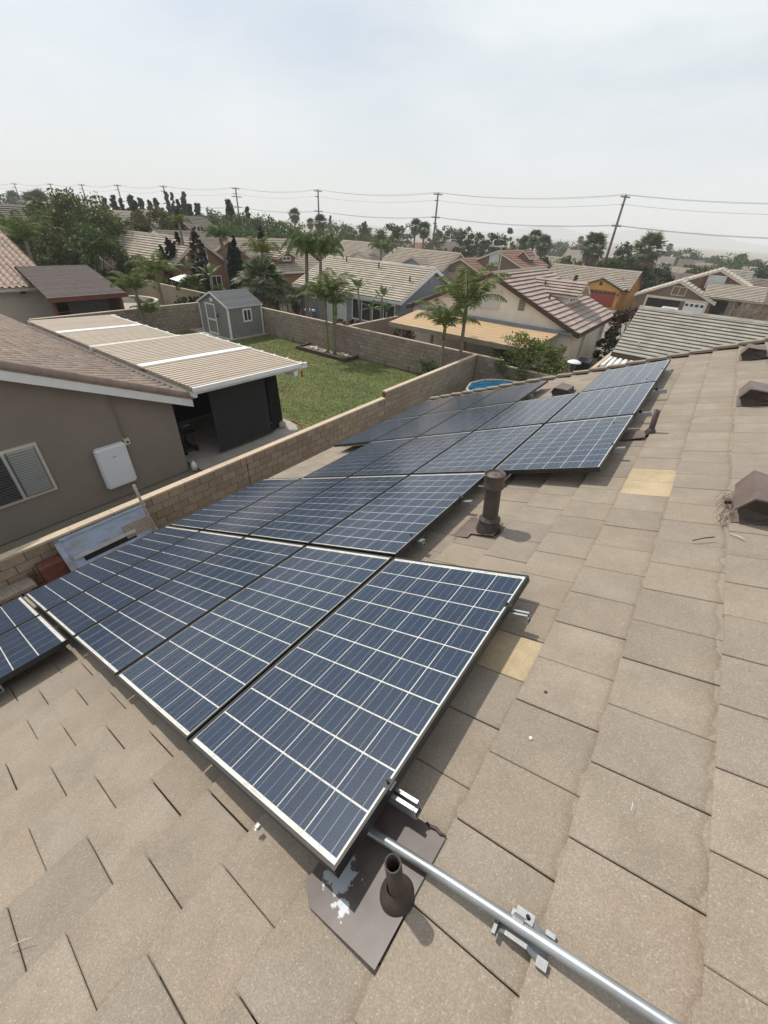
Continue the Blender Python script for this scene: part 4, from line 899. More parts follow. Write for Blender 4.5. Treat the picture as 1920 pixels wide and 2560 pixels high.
# cream stucco house with dormer
t, rz = gable_house('cream_house', 'cream stucco house with pink brown tile roof and small dormer', 'y', -10.45, 5.50, 24.4, 33.4, 2.50, 0, 'stucco_b', 'rf_pink', ex=.36, fascia='wood_dk')
window(t, 'y-', 24.64, -10.35, 3.5, 1.15, .86, trim='trim', pane='blind'); f = MB(); f.box((-8.62, 24.60, 3.16), (-8.24, 24.635, 3.72)); v = f.build('gable_vent', 'trim', t)
for i in range(7): m = MB(); m.box((-8.60, 24.575, 3.19 + i * .075), (-8.26, 24.60, 3.225 + i * .075)); m.build('louvre', 'wood_dk', v)
window(t, 'x+', -5.35, 27.5, 1.3, .5, 1.4, pane='darkwin')
vent_stub(t, (-7.6, 26.6, 3.6)); vent_stub(t, (-8.6, 28.4, 4.05))
# dormer on its slope
b = MB(); dy, dw = 29.2, 1.25; dx0, dx1 = -10.3, -6.9; db = 3.25; de = 3.95; dr = 4.48
b.prism([(dy - dw, 3.0), (dy + dw, 3.0), (dy + dw, de), (dy, dr - .06), (dy - dw, de)], 'x', dx0, dx1); b.build('dormer_wall', 'stucco_b', t)
thd = math.atan((dr - de) / dw); Ld = (dw + .25) / math.cos(thd)
for s in (-1, 1): course_slope(t, 'dormer_roof', (dx0 - .2, dy + s * (dw + .25), de - .08), (dx1 + .55, dy + s * (dw + .25), de - .08), (0, -s * math.cos(thd), math.sin(thd)), Ld, 'rf_pink', .34)
for y in (-.55, 0.05, .62): window(t, 'x+', dx1, dy + y, 3.62, .34, .32, mull=False)
# tan patio cover of the cream house
t = thing('tan_patio_cover', 'tan rolled roof patio cover on posts beside the cream house', 'patio cover', (-10.2, 22, 0))
b = MB(); b.hexa([(-14.2, 20.1, 2.16), (-6.0, 20.1, 2.16), (-6.0, 24.5, 2.30), (-15.0, 24.5, 2.30), (-14.2, 20.1, 2.24), (-6.0, 20.1, 2.24), (-6.0, 24.5, 2.38), (-15.0, 24.5, 2.38)]); b.build('roof_sheet', 'tanroll', t)
for i in range(8):
    y = 20.6 + i * .5; b = MB(); b.box((-14.2 - (y - 20.1) * .18, y, 2.243 + (y - 20.1) * .0318), (-6.02, y + .02, 2.249 + (y - 20.1) * .0318)); b.build('lap_seam', 'tanroll', t)
b = MB(); b.box((-14.2, 20.05, 2.02), (-6.0, 20.095, 2.25)); b.build('fascia', 'wood_gr', t); b = MB(); b.box((-14.2, 20.5, 1.98), (-6.05, 20.62, 2.15)); b.build('beam', 'wood_gr', t)
b = MB(); b.box((-15.0, 24.35, 2.38), (-5.3, 24.64, 2.50)); b.build('flashing_strip', 'stucco_g', t)
for x in (-13.6, -11.6, -9.6, -7.6): b = MB(); b.box((x - .06, 20.5, 0), (x + .06, 20.62, 1.98)); b.build('post', 'wood_gr', t)
for x in (-13.6,): b = MB(); b.tube([(x - .45, 20.56, 2.0), (x, 20.56, 1.4)], .05, 6); b.build('brace', 'wood_gr', t)
# grey flat tile roof right, its ribbed patio roof and a heater
t, rz = gable_house('grey_tile_house', 'house with large grey flat tile roof just past our gable end', 'x', 25.4, 3.65, -2.75, 16, 2.45, 0, 'stucco_t', 'rf_grey', ex=.27, fascia='wood_dk', slope=.43)
m = MB(); m.tube([(-1.9, 22.35, 2.7), (-1.9, 22.35, 2.98)], .03, 6); m.tube([(-1.95, 22.35, 2.72), (-1.85, 22.35, 2.72)], .05, 6); m.build('vent_stub', 'lampgrey', t)
t = thing('ribbed_patio_roof', 'white ribbed metal patio roof below the grey tile house', 'patio cover', (-.5, 20.8, 0))
b = MB(); b.hexa([(-2.7, 19.75, 2.10), (6, 19.75, 2.10), (6, 21.95, 2.22), (-2.7, 21.95, 2.22), (-2.7, 19.75, 2.13), (6, 19.75, 2.13), (6, 21.95, 2.25), (-2.7, 21.95, 2.25)]); b.build('roof_sheet', 'trim', t)
for i in range(20):
    x = -2.6 + i * .23; b = MB(); b.hexa([(x, 19.8, 2.13), (x + .13, 19.8, 2.13), (x + .13, 21.7, 2.235), (x, 21.7, 2.235), (x, 19.8, 2.19), (x + .13, 19.8, 2.19), (x + .13, 21.7, 2.29), (x, 21.7, 2.29)]); b.build('rib', 'white', t)
b = MB(); b.box((-2.75, 19.7, 2.05), (-2.65, 21.95, 2.3)); b.box((-2.75, 19.68, 2.05), (6, 19.75, 2.22)); b.box((-2.75, 21.85, 2.24), (6, 21.98, 2.38)); b.build('gutter', 'white', t)
for x in (-2.6, 3): b = MB(); b.box((x, 19.85, 0), (x + .09, 19.95, 2.1)); b.build('post', 'white', t)
HX, HY = -3.75, 20.9
t = thing('patio_heater', 'patio heater with white domed reflector on a pole', 'patio heater', (-3.95, 20.4, 0))
b = MB(); b.lathe([(.30, 0), (.27, .04), (.15, .09), (.0, .11)], (-3.95, 20.4, 2.02), 28); b.lathe([(.0, .02), (.30, 0)], (-3.95, 20.4, 2.0), 28); b.build('reflector', 'white', t)
b = MB(); b.tube([(-3.95, 20.4, .7), (-3.95, 20.4, 1.75)], .035, 10); b.build('pole', 'black', t); b = MB(); b.lathe([(.1, 1.72), (.1, 1.98), (.06, 2.0)], (-3.95, 20.4, 0), 12); b.build('burner', 'brownmetal', t); b = MB(); b.lathe([(.22, 0), (.24, .05), (.22, .7), (.1, .78), (0, .78)], (-3.95, 20.4, .01), 20); b.build('base', 'lampgrey', t)
# orange house with red garage door
Y = 76.; g = gz(Y)
q = lambda a, c_, y=Y: ony(1180 + .22905 * a, 580 + .22905 * c_, y)
eL, pk, eR = q(1165, 580), q(1430, 500), q(1655, 640)
half = (eR[0] - eL[0]) / 2; c = (eL[0] + eR[0]) / 2; ez = (eL[2] + eR[2]) / 2
t, rz = gable_house('orange_house', 'orange stucco garage wing with red panelled garage door', 'y', c, half, Y - .4, Y + 8, ez, g, 'stucco_o', 'rf_tan', slope=(pk[2] - ez) / half, fascia='wood_dk', ex=.5)
d0, d1, d2 = q(1210, 610), q(1580, 655), q(1525, 820)
m = MB(); m.box((d0[0], Y - .24, d2[2]), (d1[0], Y - .18, d1[2])); dr_ = m.build('garage_door', 'reddoor', t)
for i in range(8):
    w = (d1[0] - d0[0]) / 8
    for z0, z1 in ((.78, .94), (.53, .72), (.28, .47), (.04, .22)):
        H = d1[2] - d2[2]; m = MB(); m.box((d0[0] + w * i + .08, Y - .262, d2[2] + H * z0), (d0[0] + w * (i + 1) - .08, Y - .245, d2[2] + H * z1)); m.build('panel', 'darkwin' if z0 > .7 else 'reddoor', dr_)
m = MB(); m.box((pk[0] - .18, Y - .2, pk[2] - 1.0), (pk[0] + .22, Y - .17, pk[2] - .5)); m.build('gable_vent', 'wood_dk', t)
for x in (d0[0] - .35, d1[0] + .3): m = MB(); m.box((x - .09, Y - .3, d2[2] + 1.5), (x + .09, Y - .17, d2[2] + 1.85)); m.build('wall_lamp', 'black', t)
r0, r1 = ony(1386, 659, 84), ony(1606, 679, 84)
t, rz = gable_house('orange_house_main', 'main tan tiled roof of the orange house behind its garage', 'x', 84., 5.6, r0[0], r1[0], r0[2] - .42 * 5.6, gz(84), 'stucco_o', 'rf_tan', ex=.5, fascia='wood_dk'); vent_stub(t, (r0[0] + 12, 81, r0[2] - 1.2))
# brown house with open garage
Y = 72.; g = gz(Y); q = lambda a, c_, y=Y: ony(1500 + .25316 * a, 640 + .25316 * c_, y)
eL, pk, eR = q(340, 395), q(840, 250), q(1150, 450); c = pk[0]; half = (eR[0] - eL[0]) / 2; ez = (eL[2] + eR[2]) / 2
c = (eL[0] + eR[0]) / 2
t, rz = gable_house('brown_garage_house', 'brown stucco house with open garage and one white garage door', 'y', c, half, Y - .4, Y + 9, ez, g, 'stucco_br', 'rf_cream', slope=(pk[2] - ez) / half, fascia='trim', ex=.5)
dz = q(480, 395)[2] - .1; x0, x1, x2, x3 = q(480, 395)[0], q(800, 440)[0], q(845, 450)[0], q(1050, 460)[0]
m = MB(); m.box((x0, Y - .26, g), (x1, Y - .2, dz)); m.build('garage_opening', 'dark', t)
m = MB(); m.box((x0 - .25, Y - .3, dz), (x3 + .25, Y - .2, dz + .28)); m.box((x0 - .25, Y - .3, g), (x0, Y - .2, dz)); m.box((x3, Y - .3, g), (x3 + .25, Y - .2, dz)); m.build('door_trim', 'trim', t)
m = MB(); m.box((x2, Y - .28, g), (x3, Y - .2, dz)); wd_ = m.build('garage_door', 'white', t)
for i in range(4): w = (x3 - x2) / 4; m = MB(); m.box((x2 + w * i + .1, Y - .3, dz - .5), (x2 + w * (i + 1) - .1, Y - .285, dz - .2)); m.build('pane', 'darkwin', wd_)
window(t, 'y-', Y - .16, pk[0] - .2, pk[2] - 1.15, 1.5, .9, trim='trim', pane='stucco_br')
Y2 = 77.; q2 = lambda a, c_: ony(1500 + .25316 * a, 640 + .25316 * c_, Y2)
a, p2, b2 = q2(880, 225), q2(1200, 135), q2(1500, 340)
hf = b2[0] - p2[0]; sl_ = .43; e2 = p2[2] - sl_ * hf
t, rz = gable_house('brown_upper_house', 'upper gable of the brown house with shuttered white window', 'y', p2[0], hf, Y2 - .4, Y2 + 9, e2, g, 'stucco_br', 'rf_cream', slope=sl_, fascia='trim', ex=.5)
wc = q2(1140, 260); window(t, 'y-', Y2 - .16, wc[0], wc[2], 1.9, 1.45, pane='blind')
for s in (-1, 1): m = MB(); m.box((wc[0] + s * 1.28 - .25, Y2 - .24, wc[2] - .8), (wc[0] + s * 1.28 + .25, Y2 - .17, wc[2] + .8)); m.build('shutter', 'wood_red', t)
pz = q2(1120, 380)[2]; px0, px1 = q2(1050, 330)[0], q2(1620, 400)[0]
course_slope(t, 'porch_roof', (px0, Y2 - 4.5, pz), (px1, Y2 - 4.5, pz), (0, math.cos(.32), math.sin(.32)), 4.5, 'rf_cream', .45)
for x in (q2(1290, 480)[0], q2(1560, 480)[0]): m = MB(); m.box((x - .35, Y2 - 4.3, g), (x + .35, Y2 - 3.7, pz - .1)); m.build('porch_post', 'stucco_br', t)
m = MB(); m.box((q2(1150, 480)[0], Y2 - .3, g), (q2(1260, 480)[0], Y2 - .2, g + 2.4)); m.build('door', 'darkwin', t)
# red-brown house with tall window
t, rz = gable_house('red_brown_house', 'red brown stucco gable house behind the shed with white slider window', 'x', 25.4, 3.35, -54, -39.7, 2.62, 0, 'stucco_rb', 'rf_tan', slope=.64, fascia='trim')
window(t, 'x+', -39.94, 25.72, 3.48, .75, .95); window(t, 'x+', -39.94, 26.75, .95, 1.0, 1.6)
t, rz = gable_house('striped_roof_house', 'house with tan striped tile roof beside the red brown gable', 'y', -39.6, 5.5, 28.6, 36.4, 2.55, 0, 'stucco_rb', 'rf_tan', fascia='trim')
b = MB(); b.prism([(30.6, 3.2), (32.8, 3.2), (32.8, 3.7), (31.7, 4.2), (30.6, 3.7)], 'x', -39, -35.2); b.build('dormer_wall', 'stucco_rb', t)
for s in (-1, 1): course_slope(t, 'dormer_roof', (-39.6, 31.7 + s * 1.4, 3.6), (-34.9, 31.7 + s * 1.4, 3.6), (0, -s * .92, .39), 1.5, 'rf_tan', .34)
window(t, 'x+', -35.2, 31.7, 3.5, .9, .22)
t, rz = gable_house('left_striped_house', 'house with cream striped tile roof beyond the gazebo palms', 'x', 29.2, 4.4, -63, -47.3, 2.4, 0, 'stucco_t', 'rf_cream', fascia='trim'); vent_stub(t, (-55, 28.5, 4.0), 'lampgrey')
t, rz = gable_house('far_brown_roof_house', 'house with brown tile roof and white barge boards behind the striped roof', 'y', -62, 4.2, 33.5, 44, 2.8, 0, 'stucco_br', 'rf_brown', fascia='white', detail=False)
t, rz = gable_house('solar_roof_house', 'small house with terracotta ridge and dark solar sheet on its roof', 'x', 31, 4, -77, -66, 2.8, 0, 'stucco_t', 'rf_red', detail=False)
b = MB(); b.hexa([(-76, 27.6, 3.12), (-67.5, 27.6, 3.12), (-67.5, 30.4, 4.3), (-76, 30.4, 4.3), (-76, 27.6, 3.2), (-67.5, 27.6, 3.2), (-67.5, 30.4, 4.38), (-76, 30.4, 4.38)]); b.build('solar_sheet', 'sheetdark', t)
# terracotta barrel-tile house upper left
t = thing('barrel_tile_house', 'pale stucco house with terracotta barrel tile roof left of the gazebo', 'house', (-42, 4, 0))
b = MB(); b.prism([(-49, 0), (-35.0, 0), (-35.0, 2.55), (-42, 5.4), (-49, 2.55)], 'y', -6, 10.75); b.build('wall', 'stucco_l', t)
b = MB(); b.hexa([(-42, -6, 5.43), (-34.45, -6, 2.33), (-34.45, 11.15, 2.33), (-42, 11.15, 5.43), (-42, -6, 5.55), (-34.45, -6, 2.43), (-34.45, 11.15, 2.43), (-42, 11.15, 5.55)]); rf_ = b.build('roof', 'stucco_l', t)
th_ = math.atan(.4135); barrel_roof(rf_, (-34.35, 11.2, 2.47), 'barrel2', 0, 17, 0, 20, (0, -1, 0), (-math.cos(th_), 0, math.sin(th_)), 300, .36, .44, .12)
b = MB(); b.box((-34.5, -6, 2.2), (-34.38, 11.2, 2.36)); b.build('eave_fascia', 'stucco_l', t); b = MB(); b.box((-34.5, 9.2, 2.05), (-34.3, 9.45, 2.2)); b.build('eave_lamp', 'black', t)
# shingled gazebo
t = thing('shingle_gazebo', 'open gazebo with dark brown shingle roof and maroon fascia', 'gazebo', (-33.5, 11.8, 0))
E0, E1, Rz0, Rz1 = Vector((-30.6, 9.3, 2.25)), Vector((-30.6, 13.7, 2.25)), Vector((-36.0, 9.9, 3.35)), Vector((-36.0, 14.0, 3.35))
n = 26
for i in range(n):
    f0, f1 = i / n, (i + 1.3) / n; f1 = min(f1, 1)
    a, b_, c_, d_ = E0.lerp(Rz0, f0), E1.lerp(Rz1, f0), E1.lerp(Rz1, f1), E0.lerp(Rz0, f1); up = Vector((0, 0, .02)); dn = Vector((0, 0, -.012))
    b = MB(); b.hexa([a, b_, c_ + dn, d_ + dn, a + up, b_ + up, c_ + up + dn, d_ + up + dn]); b.build('shingle_course', 'shingle_dk', t)
b = MB(); b.hexa([(-36.0, 9.9, 3.33), (-36, 14, 3.33), (-40.5, 14, 2.25), (-40.5, 9.5, 2.25), (-36.0, 9.9, 3.37), (-36, 14, 3.37), (-40.5, 14, 2.3), (-40.5, 9.5, 2.3)]); b.build('roof_back_slope', 'shingle_dk', t)
b = MB(); b.box((-30.66, 9.25, 2.02), (-30.58, 13.8, 2.24)); b.build('fascia', 'wood_red', t)
for x, y in ((-31, 9.6), (-31, 13.4), (-39.5, 9.8), (-39.5, 13.5)): b = MB(); b.box((x - .09, y - .09, 0), (x + .09, y + .09, 2.3)); b.build('post', 'wood_red', t)
b = MB(); b.box((-39.6, 9.75, 0), (-39.5, 13.5, 2.2)); b.build('dark_back_sheet', 'wood_dk', t)
b = MB(); b.box((-31.3, 10.45, .05), (-31.27, 12.75, 2.1)); b.build('dark_front_sheet', 'darkwin', t); b = MB(); b.box((-39.5, 13.42, 0.05), (-31.3, 13.45, 2.1)); b.build('dark_side_sheet', 'wood_dk', t)  # dark sheets added so the space under the gazebo roof looks shaded
b = MB(); b.lathe([(.0, .95), (.35, .9), (.42, .5), (.3, 0), (0, 0)], (-32.2, 10.1, .05), 14); tag(b.build('covered_chair', 'carwhite'), 'white covered chair standing under the dark gazebo', 'chair')
b = MB(); b.box((-45, 13.9, .0), (-32.2, 19.6, .12)); struct(b.build('pool_deck', 'conc'))
b = MB(); b.box((-41.5, 14.0, .121), (-32.3, 16.4, .13)); struct(b.build('pool_water', 'water'))
b = MB(); ns = 14
for i in range(ns):
    a0, a1 = math.pi * i / ns, math.pi * (i + 1) / ns; c0 = (-38.5, 16.6); r0_, r1_ = 2.6, 2.85
    b.hexa([(c0[0] + r0_ * math.cos(a0), c0[1] + r0_ * math.sin(a0), .1), (c0[0] + r1_ * math.cos(a0), c0[1] + r1_ * math.sin(a0), .1), (c0[0] + r1_ * math.cos(a1), c0[1] + r1_ * math.sin(a1), .1), (c0[0] + r0_ * math.cos(a1), c0[1] + r0_ * math.sin(a1), .1),
            (c0[0] + r0_ * math.cos(a0), c0[1] + r0_ * math.sin(a0), .62), (c0[0] + r1_ * math.cos(a0), c0[1] + r1_ * math.sin(a0), .62), (c0[0] + r1_ * math.cos(a1), c0[1] + r1_ * math.sin(a1), .62), (c0[0] + r0_ * math.cos(a1), c0[1] + r0_ * math.sin(a1), .62)])
tag(b.build('spa_rim', 'trim'), 'curved cream spa wall beside the swimming pool', 'spa')
# mid-distance houses
def facade_house(name, label, Y, pL, pP, pR, depth, wall, roof, slope=None, fascia='trim', win=None, detail=False):
    a, p, c_ = ony(*pL, Y), ony(*pP, Y), ony(*pR, Y); hf = (c_[0] - a[0]) / 2; cc = (c_[0] + a[0]) / 2; ez = (a[2] + c_[2]) / 2; sl = slope or max(.3, (p[2] - ez) / hf)
    t, rz = gable_house(name, label, 'y', cc, hf, Y - .4, Y + depth, ez, gz(Y), wall, roof, slope=sl, fascia=fascia, detail=detail, ex=.5)
    if win: w = ony(*win[0], Y); window(t, 'y-', Y - .16, w[0], w[2], win[1], win[2], pane='blind')
    return t
def ridge_house(name, label, Y, pA, pB, half, wall, roof, fascia='trim', drop=None):
    a, c_ = ony(*pA, Y), ony(*pB, Y); rz = (a[2] + c_[2]) / 2
    return gable_house(name, label, 'x', Y, half, a[0], c_[0], rz - .42 * half, gz(Y), wall, roof, fascia=fascia, detail=False, ex=.5)[0]
t = facade_house('arched_window_house', 'red tiled house with arched white window in its brown gable', 74, (1175, 652), (1240, 626), (1309, 671), 12, 'stucco_br', 'rf_red', win=((1236.5, 648), 1.5, 1.7))
t2 = facade_house('red_tile_dormer', 'small red tiled dormer on the arched window house', 78, (1290, 640), (1319, 626), (1326, 648), 3, 'stucco_br', 'rf_red')
t = facade_house('brown_garage_gable', 'brown gable with cream framed blank panel behind the cream house', 70, (1092, 672), (1156, 646), (1211, 687), 10, 'stucco_br', 'rf_red')
w = ony(1150, 700, 70); m = MB(); m.box((w[0] - 3.6, 69.7, gz(70)), (w[0] + 3.0, 69.82, w[2] + 1.0)); m.build('garage_door', 'stucco_t', t)
t = facade_house('grey_gable_house', 'low grey gable house with tan roof behind the blue grey house', 67, (998, 658), (1031, 641), (1065, 667), 5, 'stucco_g', 'rf_tan')
ridge_house('tan_roof_house', 'long tan tile roof behind the blue grey house ridge', 73, (990, 619), (1152, 632), 5.5, 'stucco_g', 'rf_tan')
ridge_house('pale_roof_house', 'pale tan tile roof house behind the tall queen palms', 82, (858, 601), (956, 608), 6, 'stucco_b', 'rf_tan')
facade_house('cream_small_gable', 'small cream gable in front of the pale tan roof', 76, (878, 640), (897, 629), (917, 644), 4, 'stucco_b', 'rf_tan')
facade_house('blue_wall_house', 'pale house end wall behind the bent palm', 84, (955, 640), (978, 610), (986, 625), 8, 'stucco_l', 'rf_tan')
for i, (lab, Y, pA, pB, hf, wl, rf) in enumerate((('tan roof with pale end wall behind the fan palms', 120, (1290, 628), (1360, 634), 6, 'white', 'rf_tan'), ('low tan roofs behind the round green tree', 125, (1370, 640), (1450, 648), 7, 'stucco_t', 'rf_tan'), ('tan roof left of the dense dark tree', 135, (1440, 640), (1490, 646), 6, 'stucco_t', 'rf_tan'),
        ('wide tan roof beyond the white flowering bush', 130, (1680, 668), (1790, 676), 9, 'stucco_t', 'rf_tan'), ('nearer tan roof sheet beyond the bush', 115, (1665, 680), (1740, 686), 5, 'stucco_t', 'rf_dk'), ('long dark grey roof among the far trees', 190, (1700, 648), (1762, 652), 6, 'stucco_t', 'rf_dk'),
        ('pinkish roof right of the long dark roof', 185, (1742, 656), (1795, 661), 6, 'stucco_t', 'rf_pink'), ('roof with blue solar sheet beyond the palm', 170, (1648, 640), (1690, 645), 6, 'stucco_t', 'rf_grey'), ('cream hip roof at the far right trees', 120, (1860, 664), (1900, 672), 6, 'stucco_t', 'rf_cream'),
        ('grey tile roof behind the brown shuttered gable', 96, (1820, 673), (1885, 680), 6, 'stucco_br', 'rf_grey'), ('brown roof under the far right dark tree', 105, (1850, 690), (1960, 706), 7, 'stucco_rb', 'rf_brown'), ('two storey tan roof behind the street lamp', 150, (1105, 603), (1150, 606), 5, 'stucco_t', 'rf_dk'),
        ('red roofs below the utility pole', 160, (1040, 607), (1098, 610), 7, 'stucco_t', 'rf_red'), ('grey roofs between dark and round trees', 180, (850, 585), (930, 588), 8, 'stucco_b', 'rf_grey'), ('small tan roof below the tall thin palm', 230, (1420, 624), (1470, 628), 7, 'stucco_t', 'rf_tan'))):
    ridge_house('distant_house', lab, Y, pA, pB, hf, wl, rf)
rt_ = random.Random(12)
for yy in (108, 132, 158, 190, 230, 280):
    xx = -yy * .62
    while xx < yy * .28:
        w = rt_.uniform(9, 13); x_, y_, z_ = project((xx + w / 2, yy, gz(yy) + 4)); clear = not (x_ < 1330 and yy < 150)
        if clear and 800 < x_ < 2000:
            ax_ = rt_.choice('xxy'); hf = rt_.uniform(4.5, 6); cy = yy + rt_.uniform(-4, 4)
            if ax_ == 'x': t_, _ = gable_house('tract_house', 'tan roofed house among the crowded far tract houses', 'x', cy, hf, xx, xx + w, gz(yy) + 2.5, gz(yy), rt_.choice(['stucco_t', 'stucco_b', 'stucco_l']), rt_.choice(['rf_tan', 'rf_brown', 'rf_cream', 'rf_pink']), detail=False, ex=.6)
            else: t_, _ = gable_house('tract_house', 'tan roofed house among the crowded far tract houses', 'y', xx + w / 2, hf, cy - 5, cy + 5, gz(yy) + 2.5, gz(yy), rt_.choice(['stucco_t', 'stucco_b', 'stucco_l']), rt_.choice(['rf_tan', 'rf_brown', 'rf_cream', 'rf_pink']), detail=False, ex=.6)
            t_['group'] = 'far tract houses'
        xx += w + rt_.uniform(2.5, 8)
# two-storey houses on the left skyline
def two_storey(lab, D, pA, pB, half, wall, roof, wins):
    a, c_ = atd(*pA, D), atd(*pB, D); rz = (a[2] + c_[2]) / 2; cx = (a[0] + c_[0]) / 2; y0, y1 = min(a[1], c_[1]) - .5, max(a[1], c_[1]) + .5
    t, rz = gable_house('two_storey_house', lab, 'y', cx - half * .4, half, y0, y1, rz - .42 * half, 0, wall, roof, detail=False, ex=.5)
    xf = cx - half * .4 + half - .4
    for py, z, w, h in wins: window(t, 'x+', xf, y0 + (y1 - y0) * py, z, w, h)
    return t, xf, y0, y1
two_storey('brown two storey house with wide tan roof behind the left trees', 72, (0, 503), (103, 525), 6, 'stucco_t', 'rf_dk', ((.1, 3.5, 1.6, 1.2), (.6, 3.5, 1.4, 1.2)))
two_storey('two storey house with double bay window and tan roof on the skyline', 84, (268, 520), (352, 536), 5, 'stucco_t', 'rf_tan', ((.3, 4.4, 1.7, 1.6), (.8, 4.3, 1.0, 1.2), (.5, 1.5, 1.2, 1.2)))
two_storey('two storey house with brown roof right of the dark conifer', 90, (452, 533), (533, 552), 5, 'stucco_rb', 'rf_dk', ((.2, 4.3, 1.2, 1.2), (.75, 4.3, 1.0, 1.4)))
two_storey('far two storey roof above the leafy tree', 105, (88, 500), (160, 512), 6, 'stucco_t', 'rf_tan', ((.5, 4.6, 1.2, 1.2),))
two_storey('tan two storey house half hidden by olive tree', 88, (362, 523), (405, 532), 5, 'stucco_t', 'rf_tan', ((.5, 4.4, 1.1, 1.2),))
t, _ = gable_house('flat_white_roof_shed', 'low building with white roof edge behind the left palm', 'y', -58, 3.0, 19.5, 27, 2.4, 0, 'stucco_t', 'white', slope=.15, detail=False)[0:2]
t, _ = gable_house('tan_low_house', 'low tan gabled outbuilding left of the leafy tree', 'y', -50, 3.2, 20.6, 24.5, 2.1, 0, 'stucco_t', 'rf_red', slope=.3, detail=False)[0:2]

# ------------------------------------------------------------------ vegetation
def quads(c, size, rs, flat=0.):
    """c: (n,3) centres -> (n*4,3) leaf quads with random orientation"""
    n = len(c); a = rs.normal(size=(n, 3)); a[:, 2] *= (1 - flat); a /= np.linalg.norm(a, axis=1, keepdims=True); r = rs.normal(size=(n, 3)); b_ = np.cross(a, r); b_ /= np.linalg.norm(b_, axis=1, keepdims=True)
    s = size * rs.uniform(.6, 1.3, (n, 1)); a = a * s; b_ = b_ * s * .55
    V = np.empty((n, 4, 3)); V[:, 0] = c - a; V[:, 1] = c + b_ * .9; V[:, 2] = c + a; V[:, 3] = c - b_ * .9
    return V.reshape(-1, 3)
def clump_points(rs, K, per, rad, shape='round', fill=.55):
    """points of K leaf clumps through a crown of half-extents rad (origin at crown centre)"""
    d = rs.normal(size=(K, 3)); d /= np.linalg.norm(d, axis=1, keepdims=True); rr = rs.uniform(fill, 1, (K, 1)) ** .6; c = d * rr
    if shape == 'cone':
        z = rs.uniform(-1, 1, K); w = np.clip((1 - z) / 2, .03, 1) ** .8; a = rs.uniform(0, 6.28, K); q = rs.uniform(.3, 1, K) ** .5; c = np.stack([np.cos(a) * w * q, np.sin(a) * w * q, z], 1)
    if shape == 'column':
        z = rs.uniform(-1, 1, K); w = np.clip(1 - np.abs(z) ** 3, .12, 1); a = rs.uniform(0, 6.28, K); q = rs.uniform(.3, 1, K) ** .5; c = np.stack([np.cos(a) * w * q, np.sin(a) * w * q, z], 1)
    c[:, 2] += rs.normal(0, .05, K)
    ws = np.ones((K, 1))
    if shape == 'cone':
        z = 1 - 2 * np.sqrt(rs.uniform(0.0, 1, K)); wz = np.clip((1 - z) / 2, .02, 1) * (.75 + .5 * rs.random(K)); a = rs.uniform(0, 6.28, K); q = rs.uniform(.2, 1, K) ** .5; c = np.stack([np.cos(a) * wz * q, np.sin(a) * wz * q, z], 1); nc = K // 4; c[:nc, :2] *= .12; c[:nc, 2] = np.linspace(-.8, .98, nc); wz[:nc] = np.maximum(.12, (1 - c[:nc, 2]) / 2); ws = (.32 + .68 * wz)[:, None]
    if shape == 'column': ws = ws * .8
    c = c * np.array(rad); cr_ = np.sort(rad)[:2].mean() * rs.uniform(.18, .36, (K, 1)) * ws * (1.35 if shape == 'cone' else 1)
    p = rs.normal(size=(K, per, 3)); p /= np.linalg.norm(p, axis=2, keepdims=True); p *= rs.uniform(.35, 1.05, (K, per, 1)); p[:, :, 2] *= .75
    return (c[:, None, :] + p * cr_[:, None, :]).reshape(-1, 3), c
TREE_N = 0
def tree(label, base, h, w, mat='leaf_a', shape='round', K=40, per=60, leaf=.16, trunk=.3, name='tree', group=None, low=None, cat='tree', bare=False, limbs=6):
    """h: total height, w: crown width; trunk: fraction of height left bare"""
    global TREE_N; TREE_N += 1; rs = np.random.default_rng(100 + TREE_N); base = Vector(base)
    t = thing(name, label, cat, tuple(base), group=group)
    ch = h * (1 - trunk); cz = h - ch / 2; P, C = clump_points(rs, K, per, (w / 2, w / 2, ch / 2), shape)
    P = P + np.array([base.x, base.y, base.z + cz]); me = np_mesh('crown', quads(P, leaf, rs) - np.array(base), 4, mat); link('crown', me, t)
    m = MB(); tr = max(.05, h * .022); m.tube([base - Vector((0, 0, .1)), base + Vector((rs.normal(0, .1), rs.normal(0, .1), h * trunk * .6)), base + Vector((rs.normal(0, .15), rs.normal(0, .15), h * max(trunk, .35))), base + Vector((0, 0, h * (.8 if shape != 'round' else .65)))], [tr * 1.3, tr, tr * .8, tr * .25], 7); m.build('trunk', 'bark', t)
    idx = rs.choice(len(C), min(limbs, len(C)), replace=False)
    for i in idx:
        e = Vector(C[i]) * .8 + base + Vector((0, 0, cz)); s_ = base + Vector((0, 0, h * (max(trunk, .2) * .9 + .1 * rs.random()))); m = MB(); m.tube([s_, s_.lerp(e, .5) + Vector((0, 0, -.03 * h)), e], [tr * .5, tr * .35, tr * .12], 5); m.build('limb', 'bark', t)
    return t
